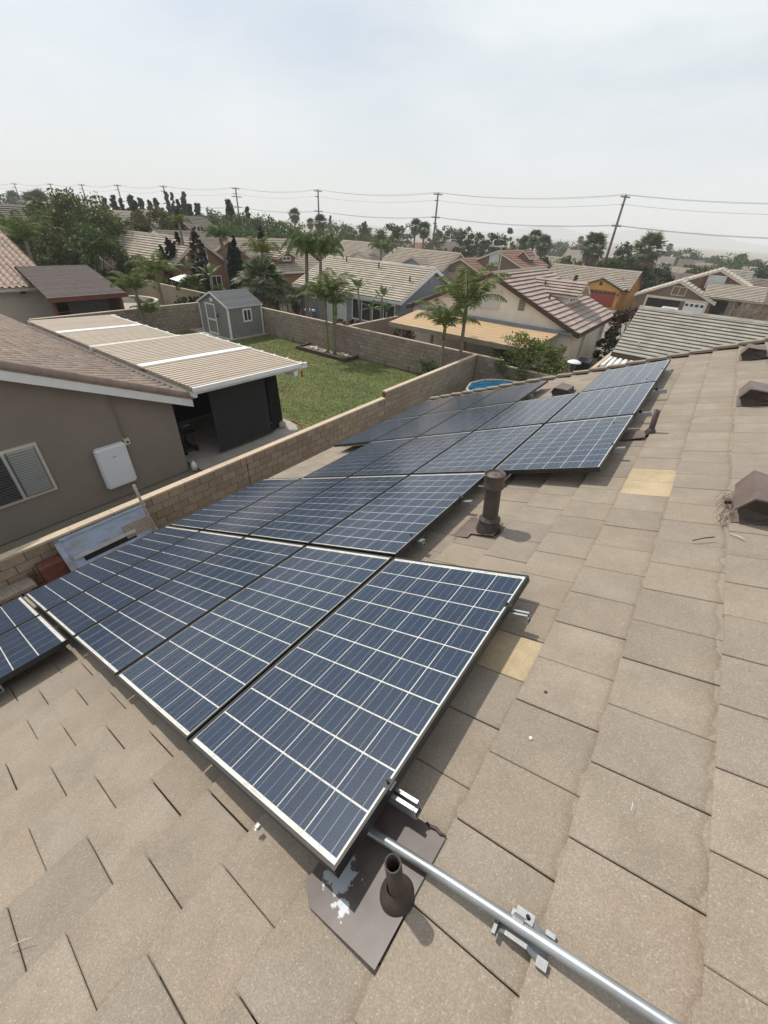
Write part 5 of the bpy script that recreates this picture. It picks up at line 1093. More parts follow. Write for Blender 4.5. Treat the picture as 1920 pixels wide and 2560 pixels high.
def frond_mesh(name, mat, L=2.0, droop=1.0, nleaf=26, ll=.5, lw=.035, rise=.55, seed=0, hang=.5):
    """feather frond along +x starting upward; leaflets on both sides"""
    rs = np.random.default_rng(seed); m = MB(); pts = []; p = np.array([0., 0, 0]); a = rise; n = 14
    for i in range(n + 1):
        pts.append(p.copy()); st = L / n; p = p + np.array([math.cos(a), 0, math.sin(a)]) * st; a -= droop * (.6 + 1.2 * i / n) / n * 1.25
    m.tube(pts, [.022 * (1 - .85 * i / n) + .003 for i in range(n + 1)], 4, sm=False)
    for i in range(nleaf):
        f = .12 + .88 * (i + .5) / nleaf; q = f * n; k = min(int(q), n - 1); c = pts[k] + (pts[k + 1] - pts[k]) * (q - k); tang = (pts[k + 1] - pts[k]); tang /= np.linalg.norm(tang)
        le = ll * (math.sin(math.pi * min(1, .15 + f * .85)) * .8 + .25) * rs.uniform(.85, 1.1)
        for s_ in (-1, 1):
            sd = np.array([0, s_, 0]); dirv = tang * rs.uniform(.45, .8) + sd * rs.uniform(.7, 1.) + np.array([0, 0, -hang * rs.uniform(.5, 1.3)]); dirv /= np.linalg.norm(dirv); tip = c + dirv * le + np.array([0, 0, -.10 * le]); mid = c + dirv * le * .5; w = tang * lw
            m.add([c - w * .4, mid - w, tip, mid + w], [(0, 1, 2, 3)])
    return m.mesh(name, mat)
def fan_mesh(name, mat, stalk=.8, R=.75, nseg=18, seed=0, droop=.35):
    rs = np.random.default_rng(seed); m = MB(); e = np.array([stalk * .95, 0, stalk * .15]); m.tube([(0, 0, 0), e * .5 + np.array([0, 0, .05]), e], [.018, .014, .010], 4, sm=False)
    for i in range(nseg):
        a = (-1.9 + 3.8 * (i + .5) / nseg); da = 3.8 / nseg * .55; r = R * rs.uniform(.85, 1.1); mid = r * .6
        def pt(q, rr, dz): return e + np.array([math.cos(q) * rr, math.sin(q) * rr, dz])
        m.add([e, pt(a - da, mid, -.02), pt(a, r, -droop * r * rs.uniform(.4, 1.2)), pt(a + da, mid, -.02)], [(0, 1, 2, 3)])
    return m.mesh(name, mat)
FM = dict(q=[frond_mesh('frond', 'frond', 2.2, 1.75, 46, .60, .022, 1.05, i, .9) for i in range(3)], k=[frond_mesh('frond', 'frond_k', 1.9, 1.2, 46, .50, .021, 1.05, 10 + i, .45) for i in range(3)], y=[frond_mesh('frond', 'frond_y', 2.1, 1.5, 40, .55, .024, 1.0, 20 + i, .7) for i in range(3)],
          f=[fan_mesh('frond', 'fan', .75, .7, 20, i) for i in range(2)], fd=[fan_mesh('frond', 'fan_dry', .7, .65, 16, 5)])
def palm(label, base, h, kind='q', nf=16, scale=1., tr=.13, lean=(0, 0), mat='palmtrunk', dry=0, shaft=False, name='palm_tree', group=None, seed=0, trunks=1):
    rs = random.Random(seed + 31); base = Vector(base); t = thing(name, label, 'palm tree', tuple(base), group=group)
    top = base + Vector((lean[0], lean[1], h)); m = MB(); n = 9
    m.tube([base.lerp(top, i / n) + Vector((lean[0], lean[1], 0)) * (-.15 * math.sin(math.pi * i / n)) - Vector((0, 0, .05 if i == 0 else 0)) for i in range(n + 1)], [tr * (1.35 if i == 0 else 1.0 - .25 * i / n + .06 * (i % 2)) for i in range(n + 1)], 10); m.build('trunk', mat, t)
    if shaft: m = MB(); m.tube([top - Vector((0, 0, .1)), top + Vector((0, 0, .35 * scale)), top + Vector((0, 0, .75 * scale))], [tr * 1.05, tr * .9, tr * .3], 10); m.build('crownshaft', 'palmgreen', t)
    o = Vector(origin(t))
    for i in range(nf):
        me = rs.choice(FM[kind]); az = i * 2.39996 + rs.uniform(-.3, .3); tilt = rs.uniform(-.5, .15) if kind == 'f' else (-.55 + .9 * (i / nf)) * rs.uniform(.8, 1.2)
        if kind == 'f': tilt = -1.35 + 2.1 * (i / nf) + rs.uniform(-.1, .1)
        ob = link('frond', me, t, top - o + Vector((0, 0, .35 * scale if shaft else 0)), None); ob.rotation_mode = 'XYZ'; ob.rotation_euler = (rs.uniform(-.15, .15), tilt, az); s_ = scale * rs.uniform(.85, 1.12); ob.scale = (s_, s_, s_)
    for i in range(dry):
        ob = link('dry_frond', FM['fd'][0], t, top - o + Vector((0, 0, -.2)), (0, rs.uniform(.8, 1.35), i * 2.4)); ob.scale = (scale,) * 3
    return t
# palms in the neighbour's yard
for i, (x, y, h) in enumerate(((-17.75, 18.8, 2.5), (-17.45, 19.0, 2.9), (-17.25, 18.85, 2.3))):
    palm(('slim' if i == 0 else 'tallest' if i == 1 else 'thick grey') + ' stem of the king palm clump in the timber planter', (x, y, .1), h, 'k', 8, .95, .065 if i != 2 else .085, (-.1 + .12 * i, 0), 'palmgreen' if i < 2 else 'palmtrunk', shaft=True, seed=i, group='king palms in the planter')
palm('king palm in the lawn corner, left of two', (-9.75, 18.65, 0), 2.3, 'k', 10, 1.1, .09, (-.15, .1), 'palmtrunk', shaft=True, seed=5, group='king palms at the lawn corner')
palm('taller king palm in the lawn corner by the wall', (-9.0, 19.1, 0), 3.2, 'k', 11, 1.3, .10, (-.1, 0), 'palmtrunk', shaft=True, seed=6, group='king palms at the lawn corner')
palm('tall queen palm in the rear yard, left of two', (-23.2, 22.5, 0), 5.1, 'q', 16, .95, .14, (.25, 0), seed=8, group='queen palms in the rear yard')
palm('queen palm with dense drooping crown in the rear yard, right of two', (-21.9, 22.6, 0), 4.9, 'q', 18, 1.0, .12, (.1, 0), seed=9, group='queen palms in the rear yard')
palm('lower drooping palm between the two queen palm trunks', (-22.3, 22.0, 0), 2.6, 'q', 9, .6, .08, (0, 0), seed=10)
palm('bluish fan palm behind the shed', (-26.7, 21.6, 0), 2.6, 'f', 34, 1.5, .16, (0, 0), dry=12, seed=11)
palm('yellow green feather palm above the fan palm', (-30.6, 25.0, 0), 4.3, 'y', 13, .95, .13, (0, 0), seed=12)
palm('queen palm in front of the red brown gable', (-36.6, 26.0, 0), 5.0, 'q', 15, .85, .2, (-.2, -.3), seed=13)
palm('thin topped palm left of the red brown gable peak', (-41, 24.6, 0), 5.9, 'y', 12, .6, .12, (0, 0), seed=14)
palm('drooping palm beside the gazebo pool', (-27.6, 12.9, 0), 2.7, 'k', 12, 1.0, .12, (-.2, .1), seed=15)
palm('small palm before the dark footed wall', (-27.3, 13.3, 0), 1.5, 'k', 10, .75, .11, (.05, 0), seed=16)
palm('feather palm cluster beyond the gazebo wall', (-33.5, 17.5, 0), 2.9, 'y', 14, 1.05, .12, (0, 0), seed=17)
palm('bright small palm at the brown house door', (-36.2, 24.3, 0), 1.0, 'y', 12, .5, .08, (0, 0), seed=18)
palm('bent palm in front of the pale tan roof', (*atd(952, 652, 66)[:2], gz(55)), 5.0, 'q', 12, 1.25, .18, (0, 0), seed=19)
palm('little pygmy palm in front of the cream gate', (-26.0, 23.2, 0), 1.35, 'k', 9, .42, .07, (0, 0), seed=20)
palm('left palm with bare stems behind the terracotta roof', (*atd(72, 640, 47)[:2], 0), 4.2, 'k', 11, 1.3, .16, (-.5, .3), seed=21)
def px_base(x, ytop, D): P = atd(x, ytop, D); g = gz(P[1]); return (P[0], P[1], g), P[2] - g
for i, (x, yt, D, sc, lab) in enumerate(((735, 523, 150, 1.5, 'lone fan palm on the skyline left of the utility pole'), (800, 540, 125, 1.5, 'dark fan palm behind the queen palms'), (776, 548, 180, 1.3, 'small fan palm under the utility pole'), (1040, 549, 128, 1.45, 'left one of the pair of fan palms by the pole'), (1062, 558, 124, 1.45, 'right one of the pair of fan palms by the pole'),
                                         (1315, 594, 118, 1.4, 'short fan palm of the group of three'), (1342, 577, 115, 1.4, 'tallest fan palm of the group of three'), (1364, 592, 112, 1.6, 'leaning fan palm of the group of three'), (1494, 586, 100, 2.1, 'big fan palm beside the leaning utility pole'), (1634, 590, 95, 2.1, 'big shaggy fan palm right of the dark trees'),
                                         (1454, 591, 260, 1.3, 'far thin fan palm on the hazy skyline'), (1677, 610, 300, 1.4, 'far leaning fan palm above the rooftops'), (30, 482, 260, 2.5, 'tiny far palm at the left skyline'), (85, 480, 150, 3.0, 'palm beside dark tree on left skyline'))):
    b_, h = px_base(x, yt, D); palm(lab, b_, max(3, h - sc * 1.0), 'f', 44, sc, .26, (0, 0), dry=14, seed=40 + i, group='fan palms on the skyline', name='fan_palm')
# paddle-leaf plants (giant bird of paradise)
def paddle_mesh():
    m = MB(); n = 8; vs = []
    for i in range(n + 1):
        f = i / n; w = .17 * math.sin(math.pi * min(1, f * .95 + .05)) ** .7; x = .35 + f * .95; z = .30 * f - .65 * f * f; vs += [(x, -w, z - .04), (x, 0, z), (x, w, z - .04)]
    fs = []
    for i in range(n): a = i * 3; fs += [(a, a + 1, a + 4, a + 3), (a + 1, a + 2, a + 5, a + 4)]
    m.add(vs, fs, 0, True); m.tube([(0, 0, 0), (.2, 0, .02), (.36, 0, 0)], .014, 5); return m.mesh('paddle_leaf', 'paddle')
PM = paddle_mesh()
def paddle_plant(label, base, h, nl=8, sc=1., lean=(0, 0)):
    base = Vector(base); t = thing('paddle_leaf_plant', label, 'plant', tuple(base), group='paddle leaf plants behind the long wall'); top = base + Vector((lean[0], lean[1], h)); m = MB(); m.tube([base, base.lerp(top, .5) + Vector((.05, 0, 0)), top], [.09, .075, .06], 8); m.build('trunk', 'palmtrunk', t)
    for i in range(nl):
        ob = link('paddle_leaf', PM, t, top - base, (random.uniform(-.2, .2), -random.uniform(.25, 1.15), i * 2.4)); ob.scale = (sc,) * 3
for x, y, h, sc, ln, lab in ((-19.6, 24.2, 2.95, .8, (-.3, 0), 'curved stem paddle leaf plant before the cream striped roof'), (-18.6, 24.0, 1.9, .7, (0, 0), 'short paddle leaf plant between two taller stems'), (-17.9, 24.0, 2.75, .75, (.25, 0), 'straight tall paddle leaf plant near the sliding door'), (-17.6, 24.3, 1.9, .65, (.15, 0), 'small paddle leaf plant at the grey house corner'),
                             (-37.5, 22.5, 2.6, 1.0, (0, 0), 'banana like plant at the red brown house'), (-35.3, 21.5, 1.7, .9, (0, 0), 'low banana like plant over the tan wall'), (-34.2, 22.3, 2.4, 1.0, (0, 0), 'banana like plant beside the white awning')):
    paddle_plant(lab, (x, y, 0), h, 8, sc, ln)
# cypress columns
for i, (x, yt, D, w, lab) in enumerate(((484, 578, 47.0, .95, 'thick cypress against the red brown gable wall'), (574, 618, 46.2, .6, 'cypress column right of the gable palm'), (584, 598, 46.8, .65, 'tallest cypress right of the gable palm'), (591, 628, 46.0, .55, 'cypress second from the striped roof'), (600, 645, 45.5, .5, 'short cypress nearest the striped roof'), (650, 568, 52, .7, 'lone dark cypress over the striped roof ridge'),
                                        (440, 580, 52, .6, 'tall slim cypress left of the gable roof'), (417, 600, 50, .5, 'slim cypress in the left pair'), (425, 606, 50.5, .5, 'second slim cypress in the left pair'), (402, 618, 49, .5, 'short cypress at the brown wall corner'), (434, 612, 51, .45, 'slender cypress between the pairs'))):
    b_, h = px_base(x, yt, D - 3); tree(lab, b_, h, w * 1.45, 'leaf_cy', 'column', 230, 16, .10, .02, 'cypress', 'cypress columns at the red brown house', limbs=0)
# big leafy trees on the left
tree('big leafy green tree behind the dark gazebo', px_base(185, 487, 58)[0], px_base(185, 487, 58)[1], 7.6, 'leaf_m', 'round', 110, 95, .15, .16)
tree('olive green tree in front of the bay window house', px_base(378, 520, 78)[0], px_base(378, 520, 78)[1], 7.0, 'leaf_c', 'round', 70, 70, .2, .12)
tree('dark bushy tree right behind the gazebo roof', px_base(218, 575, 50)[0], px_base(218, 575, 50)[1], 5.6, 'leaf_a', 'round', 80, 90, .15, .08)
tree('dusty green tree at the left above the terracotta roof', px_base(60, 540, 50)[0], px_base(60, 540, 50)[1], 5.0, 'leaf_m', 'round', 60, 70, .15, .35)
tree('yellowish tree at the far left below the brown house', px_base(8, 545, 62)[0], px_base(8, 545, 62)[1], 6.0, 'leaf_d', 'round', 60, 60, .18, .15)
tree('tall dark tree beside the two storey bay window house', px_base(120, 500, 66)[0], px_base(120, 500, 66)[1], 5.5, 'leaf_m', 'round', 70, 70, .2, .2)
tree('leafy tree with yellow green top beside the big tree', px_base(228, 520, 62)[0], px_base(228, 520, 62)[1], 7, 'leaf_d', 'round', 70, 70, .18, .15)
tree('dark conifer before the two storey houses', px_base(440, 520, 76)[0], px_base(440, 520, 76)[1], 5, 'leaf_b', 'cone', 150, 32, .18, .05)
tree('dark conifer left of the bay windows', px_base(332, 505, 80)[0], px_base(332, 505, 80)[1], 6, 'leaf_b', 'cone', 150, 32, .2, .05)
# skyline trees
SK = [(258, 497, 130, 7, 'c'), (280, 490, 135, 7, 'c'), (300, 498, 130, 6, 'c'), (325, 490, 128, 9, 'c'), (350, 497, 126, 8, 'c'), (372, 502, 125, 7, 'c'), (388, 497, 124, 7, 'c'), (414, 481, 140, 7, 's'), (429, 483, 150, 6, 's'), (456, 481, 138, 8, 's'), (444, 500, 130, 7, 'c'), (472, 512, 125, 7, 'c'), (490, 511, 122, 9, 'c'), (508, 525, 118, 7, 'd'),
      (530, 529, 115, 8, 'd'), (552, 530, 108, 9, 'd'), (571, 503, 104, 8, 'c'), (588, 534, 100, 9, 'd'), (606, 528, 98, 7, 'd'), (618, 519, 102, 6, 'c'), (632, 540, 92, 9, 'd'), (655, 543, 95, 8, 'd'), (676, 547, 98, 9, 'd'), (700, 556, 90, 9, 'a'), (722, 560, 88, 8, 'a'), (745, 562, 92, 9, 'a'), (690, 575, 76, 8, 'd'), (715, 585, 70, 7, 'd'), (560, 560, 80, 9, 'd'), (600, 556, 82, 9, 'd'), (640, 566, 78, 8, 'd'), (760, 590, 70, 6, 'a'), (740, 600, 66, 6, 'c2'),
      (820, 560, 140, 10, 'a'), (825, 540, 210, 6, 's'), (840, 551, 190, 14, 'f'), (858, 558, 185, 12, 'f'), (873, 575, 130, 8, 'a'), (888, 563, 200, 14, 'f'), (908, 558, 190, 4, 'y'), (914, 558, 195, 4, 'y'), (938, 563, 210, 13, 'f'), (905, 582, 130, 8, 'a'), (925, 585, 140, 8, 'f'), (976, 559, 112, 6.5, 'k'), (1003, 560, 180, 7, 'f'), (1017, 565, 170, 8, 'f'), (998, 605, 100, 7, 'a'), (1098, 570, 175, 7, 'f'), (1119, 562, 180, 9, 'f'), (1131, 570, 185, 8, 'f'), (1090, 590, 150, 8, 'f'), (1150, 570, 230, 8, 'f'),
      (1168, 564, 120, 6, 'k'), (1193, 571, 125, 5.5, 'k'), (1210, 590, 200, 10, 'f'), (1243, 580, 112, 6.5, 'k'), (1275, 575, 150, 5, 'y2'), (1262, 595, 180, 9, 'f'), (1297, 594, 220, 9, 'f'), (1390, 612, 260, 14, 'f'), (1412, 606, 280, 20, 'f'), (1430, 610, 270, 12, 'f'), (1420, 643, 100, 7, 'a'), (1462, 606, 300, 10, 'f'), (1358, 645, 100, 4, 'k'), (1525, 640, 120, 6, 'k'), (1470, 640, 118, 5, 'k'), (1562, 632, 112, 6, 'k'), (1588, 604, 112, 8, 'k'), (1608, 622, 110, 6, 'k'), (1545, 650, 98, 6, 'a'), (1575, 660, 95, 7, 'k'), (1605, 660, 96, 6, 'k'),
      (1632, 688, 98, 7.5, 'w'), (1664, 670, 88, 4.5, 'k'), (1655, 655, 150, 8, 'f'), (1693, 623, 280, 16, 'f'), (1725, 621, 270, 15, 'f'), (1745, 640, 330, 16, 'f'), (1765, 644, 340, 14, 'f'), (1790, 640, 360, 12, 'f'), (1810, 650, 230, 14, 'f'), (1838, 641, 190, 15, 'd2'), (1815, 652, 180, 11, 'd2'), (1860, 632, 260, 6, 'f'), (1880, 645, 300, 14, 'f'), (1900, 650, 190, 13, 'd2'), (1918, 655, 120, 8, 'k'), (1757, 668, 118, 7, 'c2'), (1700, 645, 200, 8, 'f'), (1735, 655, 160, 6, 'f'),
      (60, 495, 240, 10, 'f'), (15, 490, 250, 12, 'f'), (105, 498, 220, 9, 'f'), (130, 492, 200, 8, 'd'), (150, 500, 180, 9, 'd'), (45, 500, 230, 12, 'f')]
KN = {'c': ('leaf_b', 'cone', 'dark pointed conifer'), 's': ('leaf_far', 'cone', 'hazy tall spire conifer'), 'd': ('leaf_a', 'round', 'mid green street tree'), 'a': ('leaf_a', 'round', 'rounded green tree'), 'f': ('leaf_far', 'round', 'hazy far tree'), 'y': ('leaf_b', 'column', 'narrow dark column tree'), 'y2': ('leaf_far', 'column', 'tall airy eucalyptus'), 'k': ('leaf_b', 'round', 'dense dark pine'), 'w': ('leaf_d', 'round', 'bright bush with white flowers'), 'c2': ('leaf_c', 'round', 'brownish olive tree'), 'd2': ('leaf_a', 'round', 'broad green tree')}
WHERE = [(250, 'left of the first conifers'), (400, 'in the conifer row above the bay window house'), (520, 'near the tall spires'), (640, 'behind the striped roof'), (770, 'around the queen palm crowns'), (900, 'left of the narrow column trees'), (1000, 'around the big dark pine'), (1150, 'around the fan palm pair'), (1300, 'above the arched window house'), (1440, 'beyond the group of three fan palms'), (1560, 'around the leaning utility pole'), (1680, 'around the shaggy fan palm'), (1800, 'over the far dark roof'), (3000, 'at the far right above the shuttered gable')]
SEEN = {}; ADJ = ['lower', 'broad', 'small', 'taller', 'ragged', 'leaning', 'narrow']
for i, (x, yt, D, w, k) in enumerate(SK):
    mat, shp, lab = KN[k]; b_, h = px_base(x, yt, D); h = max(h, 3); wh = [q for a_, q in WHERE if x < a_][0]; key = (lab, wh); SEEN[key] = SEEN.get(key, -1) + 1; lab = ADJ[(SEEN[key] * 3 + len(wh)) % len(ADJ)] + ' ' + lab if SEEN[key] else lab
    K = (120 if shp != 'round' else 60) if D < 140 else (80 if shp != 'round' else 40); w *= .8 if shp == 'cone' else .9; tree(lab + ' ' + wh, b_, h, w, mat, shp, K, (46 if D < 140 else 36) * (2 if shp == 'cone' else 1), .0017 * D + .05, .03 if shp == 'cone' else .1, 'skyline_tree', 'trees on the skyline', limbs=2)
rt_ = random.Random(4)
for i in range(110):
    yy = rt_.uniform(100, 380); xx = rt_.uniform(-.6, .3) * yy; x_, y_, z_ = project((xx, yy, gz(yy) + 4))
    if not 850 < x_ < 1990: continue
    tree('small green yard tree among the crowded far tract houses', (xx, yy, gz(yy)), rt_.uniform(4, 7), rt_.uniform(4, 8), rt_.choice(['leaf_a', 'leaf_far', 'leaf_b']), 'round', 16, 30, .0024 * yy + .05, .1, 'tract_tree', 'yard trees of the far tract', limbs=0)
# near shrubs
tree('leafy green shrub behind the lower block wall', (-6.2, 20.9, 0), 2.7, 3.8, 'leaf_s', 'round', 90, 95, .07, .08, 'shrub', cat='shrub', limbs=14)
tree('side lobe of green shrub next to the white heater', (-4.9, 20.7, 0), 1.7, 1.6, 'leaf_s', 'round', 36, 70, .07, .05, 'shrub', cat='shrub')
tree('rust brown bush between the cream house and grey roof', (-3.95, 33.0, 0), 3.4, 2.2, 'leaf_br', 'round', 60, 70, .09, .05, 'shrub', cat='shrub')
tree('dark green bush low beside the rust brown bush', (-4.1, 29.5, 0), 2.0, 1.4, 'leaf_b', 'round', 30, 60, .09, .05, 'shrub', cat='shrub')
tree('small bush with orange flowers in the lawn corner', (-10.75, 18.85, 0), 1.15, 1.2, 'leaf_a', 'round', 26, 60, .05, .05, 'shrub', cat='shrub')
rs = np.random.default_rng(5); P = rs.normal(0, .33, (60, 3)) * np.array([1, 1, .5]) + np.array([-10.75, 18.85, 1.0]); g = link('flower', np_mesh('flower', quads(P, .035, rs), 4, 'leaf_r')); tag(g, 'scattered orange red flowers on the lawn corner bush', 'flowers', kind='stuff')
tree('climbing green vine beside the orange house', px_base(1440, 690, 72)[0], px_base(1440, 690, 72)[1], 3.2, 'leaf_d', 'cone', 40, 50, .14, .02, 'shrub', cat='shrub')
tree('brown dry bush under the tan patio cover', (-14.6, 22.3, 0), 1.5, 2.2, 'leaf_br', 'round', 36, 50, .07, .05, 'shrub', cat='shrub')
tree('spiky dark agave over the wall left of the shed', (-29.5, 18.4, 0), 2.0, 2.0, 'leaf_b', 'round', 30, 50, .14, .05, 'shrub', cat='shrub')
tree('green hedge behind the fan palm', (-27.9, 25.0, 0), 2.6, 2.6, 'leaf_a', 'round', 50, 60, .1, .05, 'shrub', cat='shrub')
for i, (x, y, w, h, mt, lab) in enumerate(((-25.2, 23.0, .9, 1.3, 'leaf_r', 'tall dark red ti plant beside the pygmy palm'), (-23.9, 22.7, 1.2, .95, 'leaf_r', 'low red ti plant beside the queen palm trunk'), (-19.6, 23.4, .7, 1.35, 'leaf_r', 'narrow red ti plant at the grey house window'), (-21.2, 23.6, 1.0, 1.0, 'leaf_c', 'dusty shrub under the grey house window'), (-20.5, 23.2, .8, .9, 'leaf_d', 'bright low plant before the grey house'), (-18.8, 23.5, 1.0, .8, 'leaf_a', 'small green plant near the divider wall'),
                                         (-35, 20.9, 2.2, 2.4, 'leaf_a', 'green shrub over the tan wall by the awning'), (-38.5, 21.2, 2.5, 2.2, 'leaf_a', 'leafy shrub behind the tan wall'), (-43, 22.5, 3.5, 3.0, 'leaf_d', 'tall leafy shrub left of the brown house'), (-31.5, 20.9, 1.8, 1.8, 'leaf_d', 'bushy plant behind the shed palms'), (-33.0, 19.0, 1.6, 1.4, 'leaf_b', 'dark plant at the foot of the tan wall'), (-45, 21, 3.0, 2.6, 'leaf_b', 'dark shrub behind the pool wall'), (-49, 22, 3.5, 3.2, 'leaf_a', 'green shrub mass beyond the gazebo'))):
    tree(lab, (x, y, 0), h, w, mt, 'round', 26, 46, .07 if w < 1.5 else .12, .05, 'shrub', 'garden shrubs', cat='shrub', limbs=3)
# bare twiggy tree at the right
t = thing('bare_tree', 'bare twiggy grey tree in front of the brown porch', 'tree', (2.2, 42, gz(42))); m = MB(); rs_ = random.Random(3); bb_ = Vector(ony(1850, 800, 42)); bb_.z = gz(42)
t.location = bb_; ORG[t.name] = tuple(bb_); hb = ony(1850, 728, 42)[2] - bb_.z
def twig(p, d, L, r, lv):
    e = p + d * L; m.tube([p, p.lerp(e, .5) + Vector((rs_.gauss(0, .04), rs_.gauss(0, .04), 0)) * L, e], [r, r * .8, r * .55], 4, cap=False)
    if lv:
        for _ in range(4 if lv > 1 else 3): twig(p.lerp(e, rs_.uniform(.5, 1)), (d + Vector((rs_.gauss(0, .5), rs_.gauss(0, .4), rs_.gauss(.1, .3)))).normalized(), L * rs_.uniform(.55, .8), r * .55, lv - 1)
for _ in range(4): twig(bb_, Vector((rs_.gauss(0, .45), rs_.gauss(0, .3), 1)).normalized(), hb * .45, .06, 4)
m.build('branches', 'wood_gr', t)

# ------------------------------------------------------------------ small yard things
t = thing('cream_gate', 'cream vinyl fence panel in the rear yard beside the grey house', 'fence', (-27.0, 24, 0))
b = MB(); b.box((-27.1, 23.2, .05), (-27.02, 25.5, 1.75)); b.build('panel_board', 'trim', t)
for y in (23.2, 24.3, 25.45): b = MB(); b.box((-27.14, y, 0), (-26.98, y + .12, 1.85)); b.build('post', 'trim', t); b = MB(); b.box((-27.15, y - .01, 1.85), (-26.97, y + .13, 1.92)); b.build('post_cap', 'black', t)
t = thing('cooler', 'blue cooler with white lid in the rear yard', 'cooler', (-25.0, 24.6, 0)); b = MB(); b.box((-25.4, 24.35, .45), (-24.7, 24.8, .9)); b.build('body', 'carblue', t); b = MB(); b.box((-25.42, 24.33, .9), (-24.68, 24.82, 1.02)); b.build('lid', 'white', t)
for x in (-25.38, -24.76): b = MB(); b.box((x, 24.4, 0), (x + .05, 24.75, .45)); b.build('leg', 'black', t)
t = thing('patio_awning', 'small white fabric awning beside the red brown house', 'awning', (-37, 21.5, 0)); b = MB(); b.hexa([(-37.8, 20.8, 2.0), (-36.2, 20.8, 1.9), (-36.2, 22.2, 2.2), (-37.8, 22.2, 2.3), (-37.8, 20.8, 2.03), (-36.2, 20.8, 1.93), (-36.2, 22.2, 2.23), (-37.8, 22.2, 2.33)]); b.build('cloth', 'white', t)
for x in (-37.7, -36.3): b = MB(); b.tube([(x, 20.9, 0), (x, 20.9, 1.95)], .03, 6); b.build('post', 'alu', t)
t = thing('wheeled_bins', 'dark clutter of bins beside the cream house side wall', 'bin', (-4.4, 25.5, 0)); b = MB(); b.box((-4.8, 25.2, 0), (-4.2, 25.9, 1.0)); b.build('bin', 'black', t); b = MB(); b.hexa([(-4.85, 25.15, 1.0), (-4.15, 25.15, 1.0), (-4.15, 25.95, 1.0), (-4.85, 25.95, 1.0), (-4.85, 25.15, 1.05), (-4.15, 25.15, 1.05), (-4.15, 25.95, 1.12), (-4.85, 25.95, 1.12)]); b.build('lid', 'sheetdark', t)
# vehicles
def vehicle(label, loc, rz, paint, truck=False, cat='car'):
    t = thing('parked_car', label, cat, loc, (0, 0, rz), local=True); W = .92
    prof = [(-2.3, .35), (2.35, .35), (2.4, .75), (2.25, .95), (1.1, 1.05), (.45, 1.62), (-.9, 1.66), (-1.15, 1.05) if truck else (-1.7, 1.55), (-2.35, 1.05)]
    b = MB(); b.prism(prof, 'y', -W, W); me = b.mesh('body', paint); bevel_mesh(me, .06, 2); link('body', me, t)
    b = MB(); b.add([(1.04, -.78, 1.10), (1.04, .78, 1.10), (.50, .66, 1.58), (.50, -.66, 1.58)], [(0, 1, 2, 3)]); b.v = [(x + .03, y, z + .02) for x, y, z in b.v]; b.build('windscreen', 'darkwin', t)
    for s in (-1, 1):
        b = MB(); b.add([(.95, s * (W + .005), 1.08), (.42, s * (W + .005), 1.55), (-.85, s * (W + .005), 1.58), (-1.0, s * (W + .005), 1.08)], [(0, 1, 2, 3)]); b.build('side_window', 'darkwin', t)
        b = MB(); b.box((2.33, s * .75 - .14, .68), (2.42, s * .75 + .14, .84)); b.build('headlight', 'lampgrey', t)
        for x in (1.45, -1.45): b = MB(); b.lathe([(0, -.11), (.33, -.11), (.34, 0), (.33, .11), (0, .11)], (x, s * .85, .34), 18, axis=(0, 1, 0)); wh = b.build('wheel', 'rubber', t); b = MB(); b.lathe([(0, s * .115), (.2, s * .115)], (x, s * .85, .34), 14, axis=(0, 1, 0)); b.build('rim', 'alu', wh)
    return t
vx = ony(1500 + .25316 * 690, 640 + .25316 * 520, 68); vehicle('white pickup parked before the open garage', (vx[0], 67.5, gz(67.5)), -math.pi / 2, 'carwhite', True, 'truck')
vx = ony(1500 + .25316 * 890, 640 + .25316 * 560, 63); vehicle('white car parked before the white garage door', (vx[0], 63, gz(63)), math.pi / 2, 'carwhite')
vx = atd(770, 668, 52); vehicle('blue car parked behind the grey house roof', (vx[0] - 1, vx[1] + 1, 0), .8, 'carblue'); vx = atd(745, 655, 60); vehicle('white car behind the queen palm trunk', (vx[0], vx[1], gz(vx[1])), .5, 'carwhite')

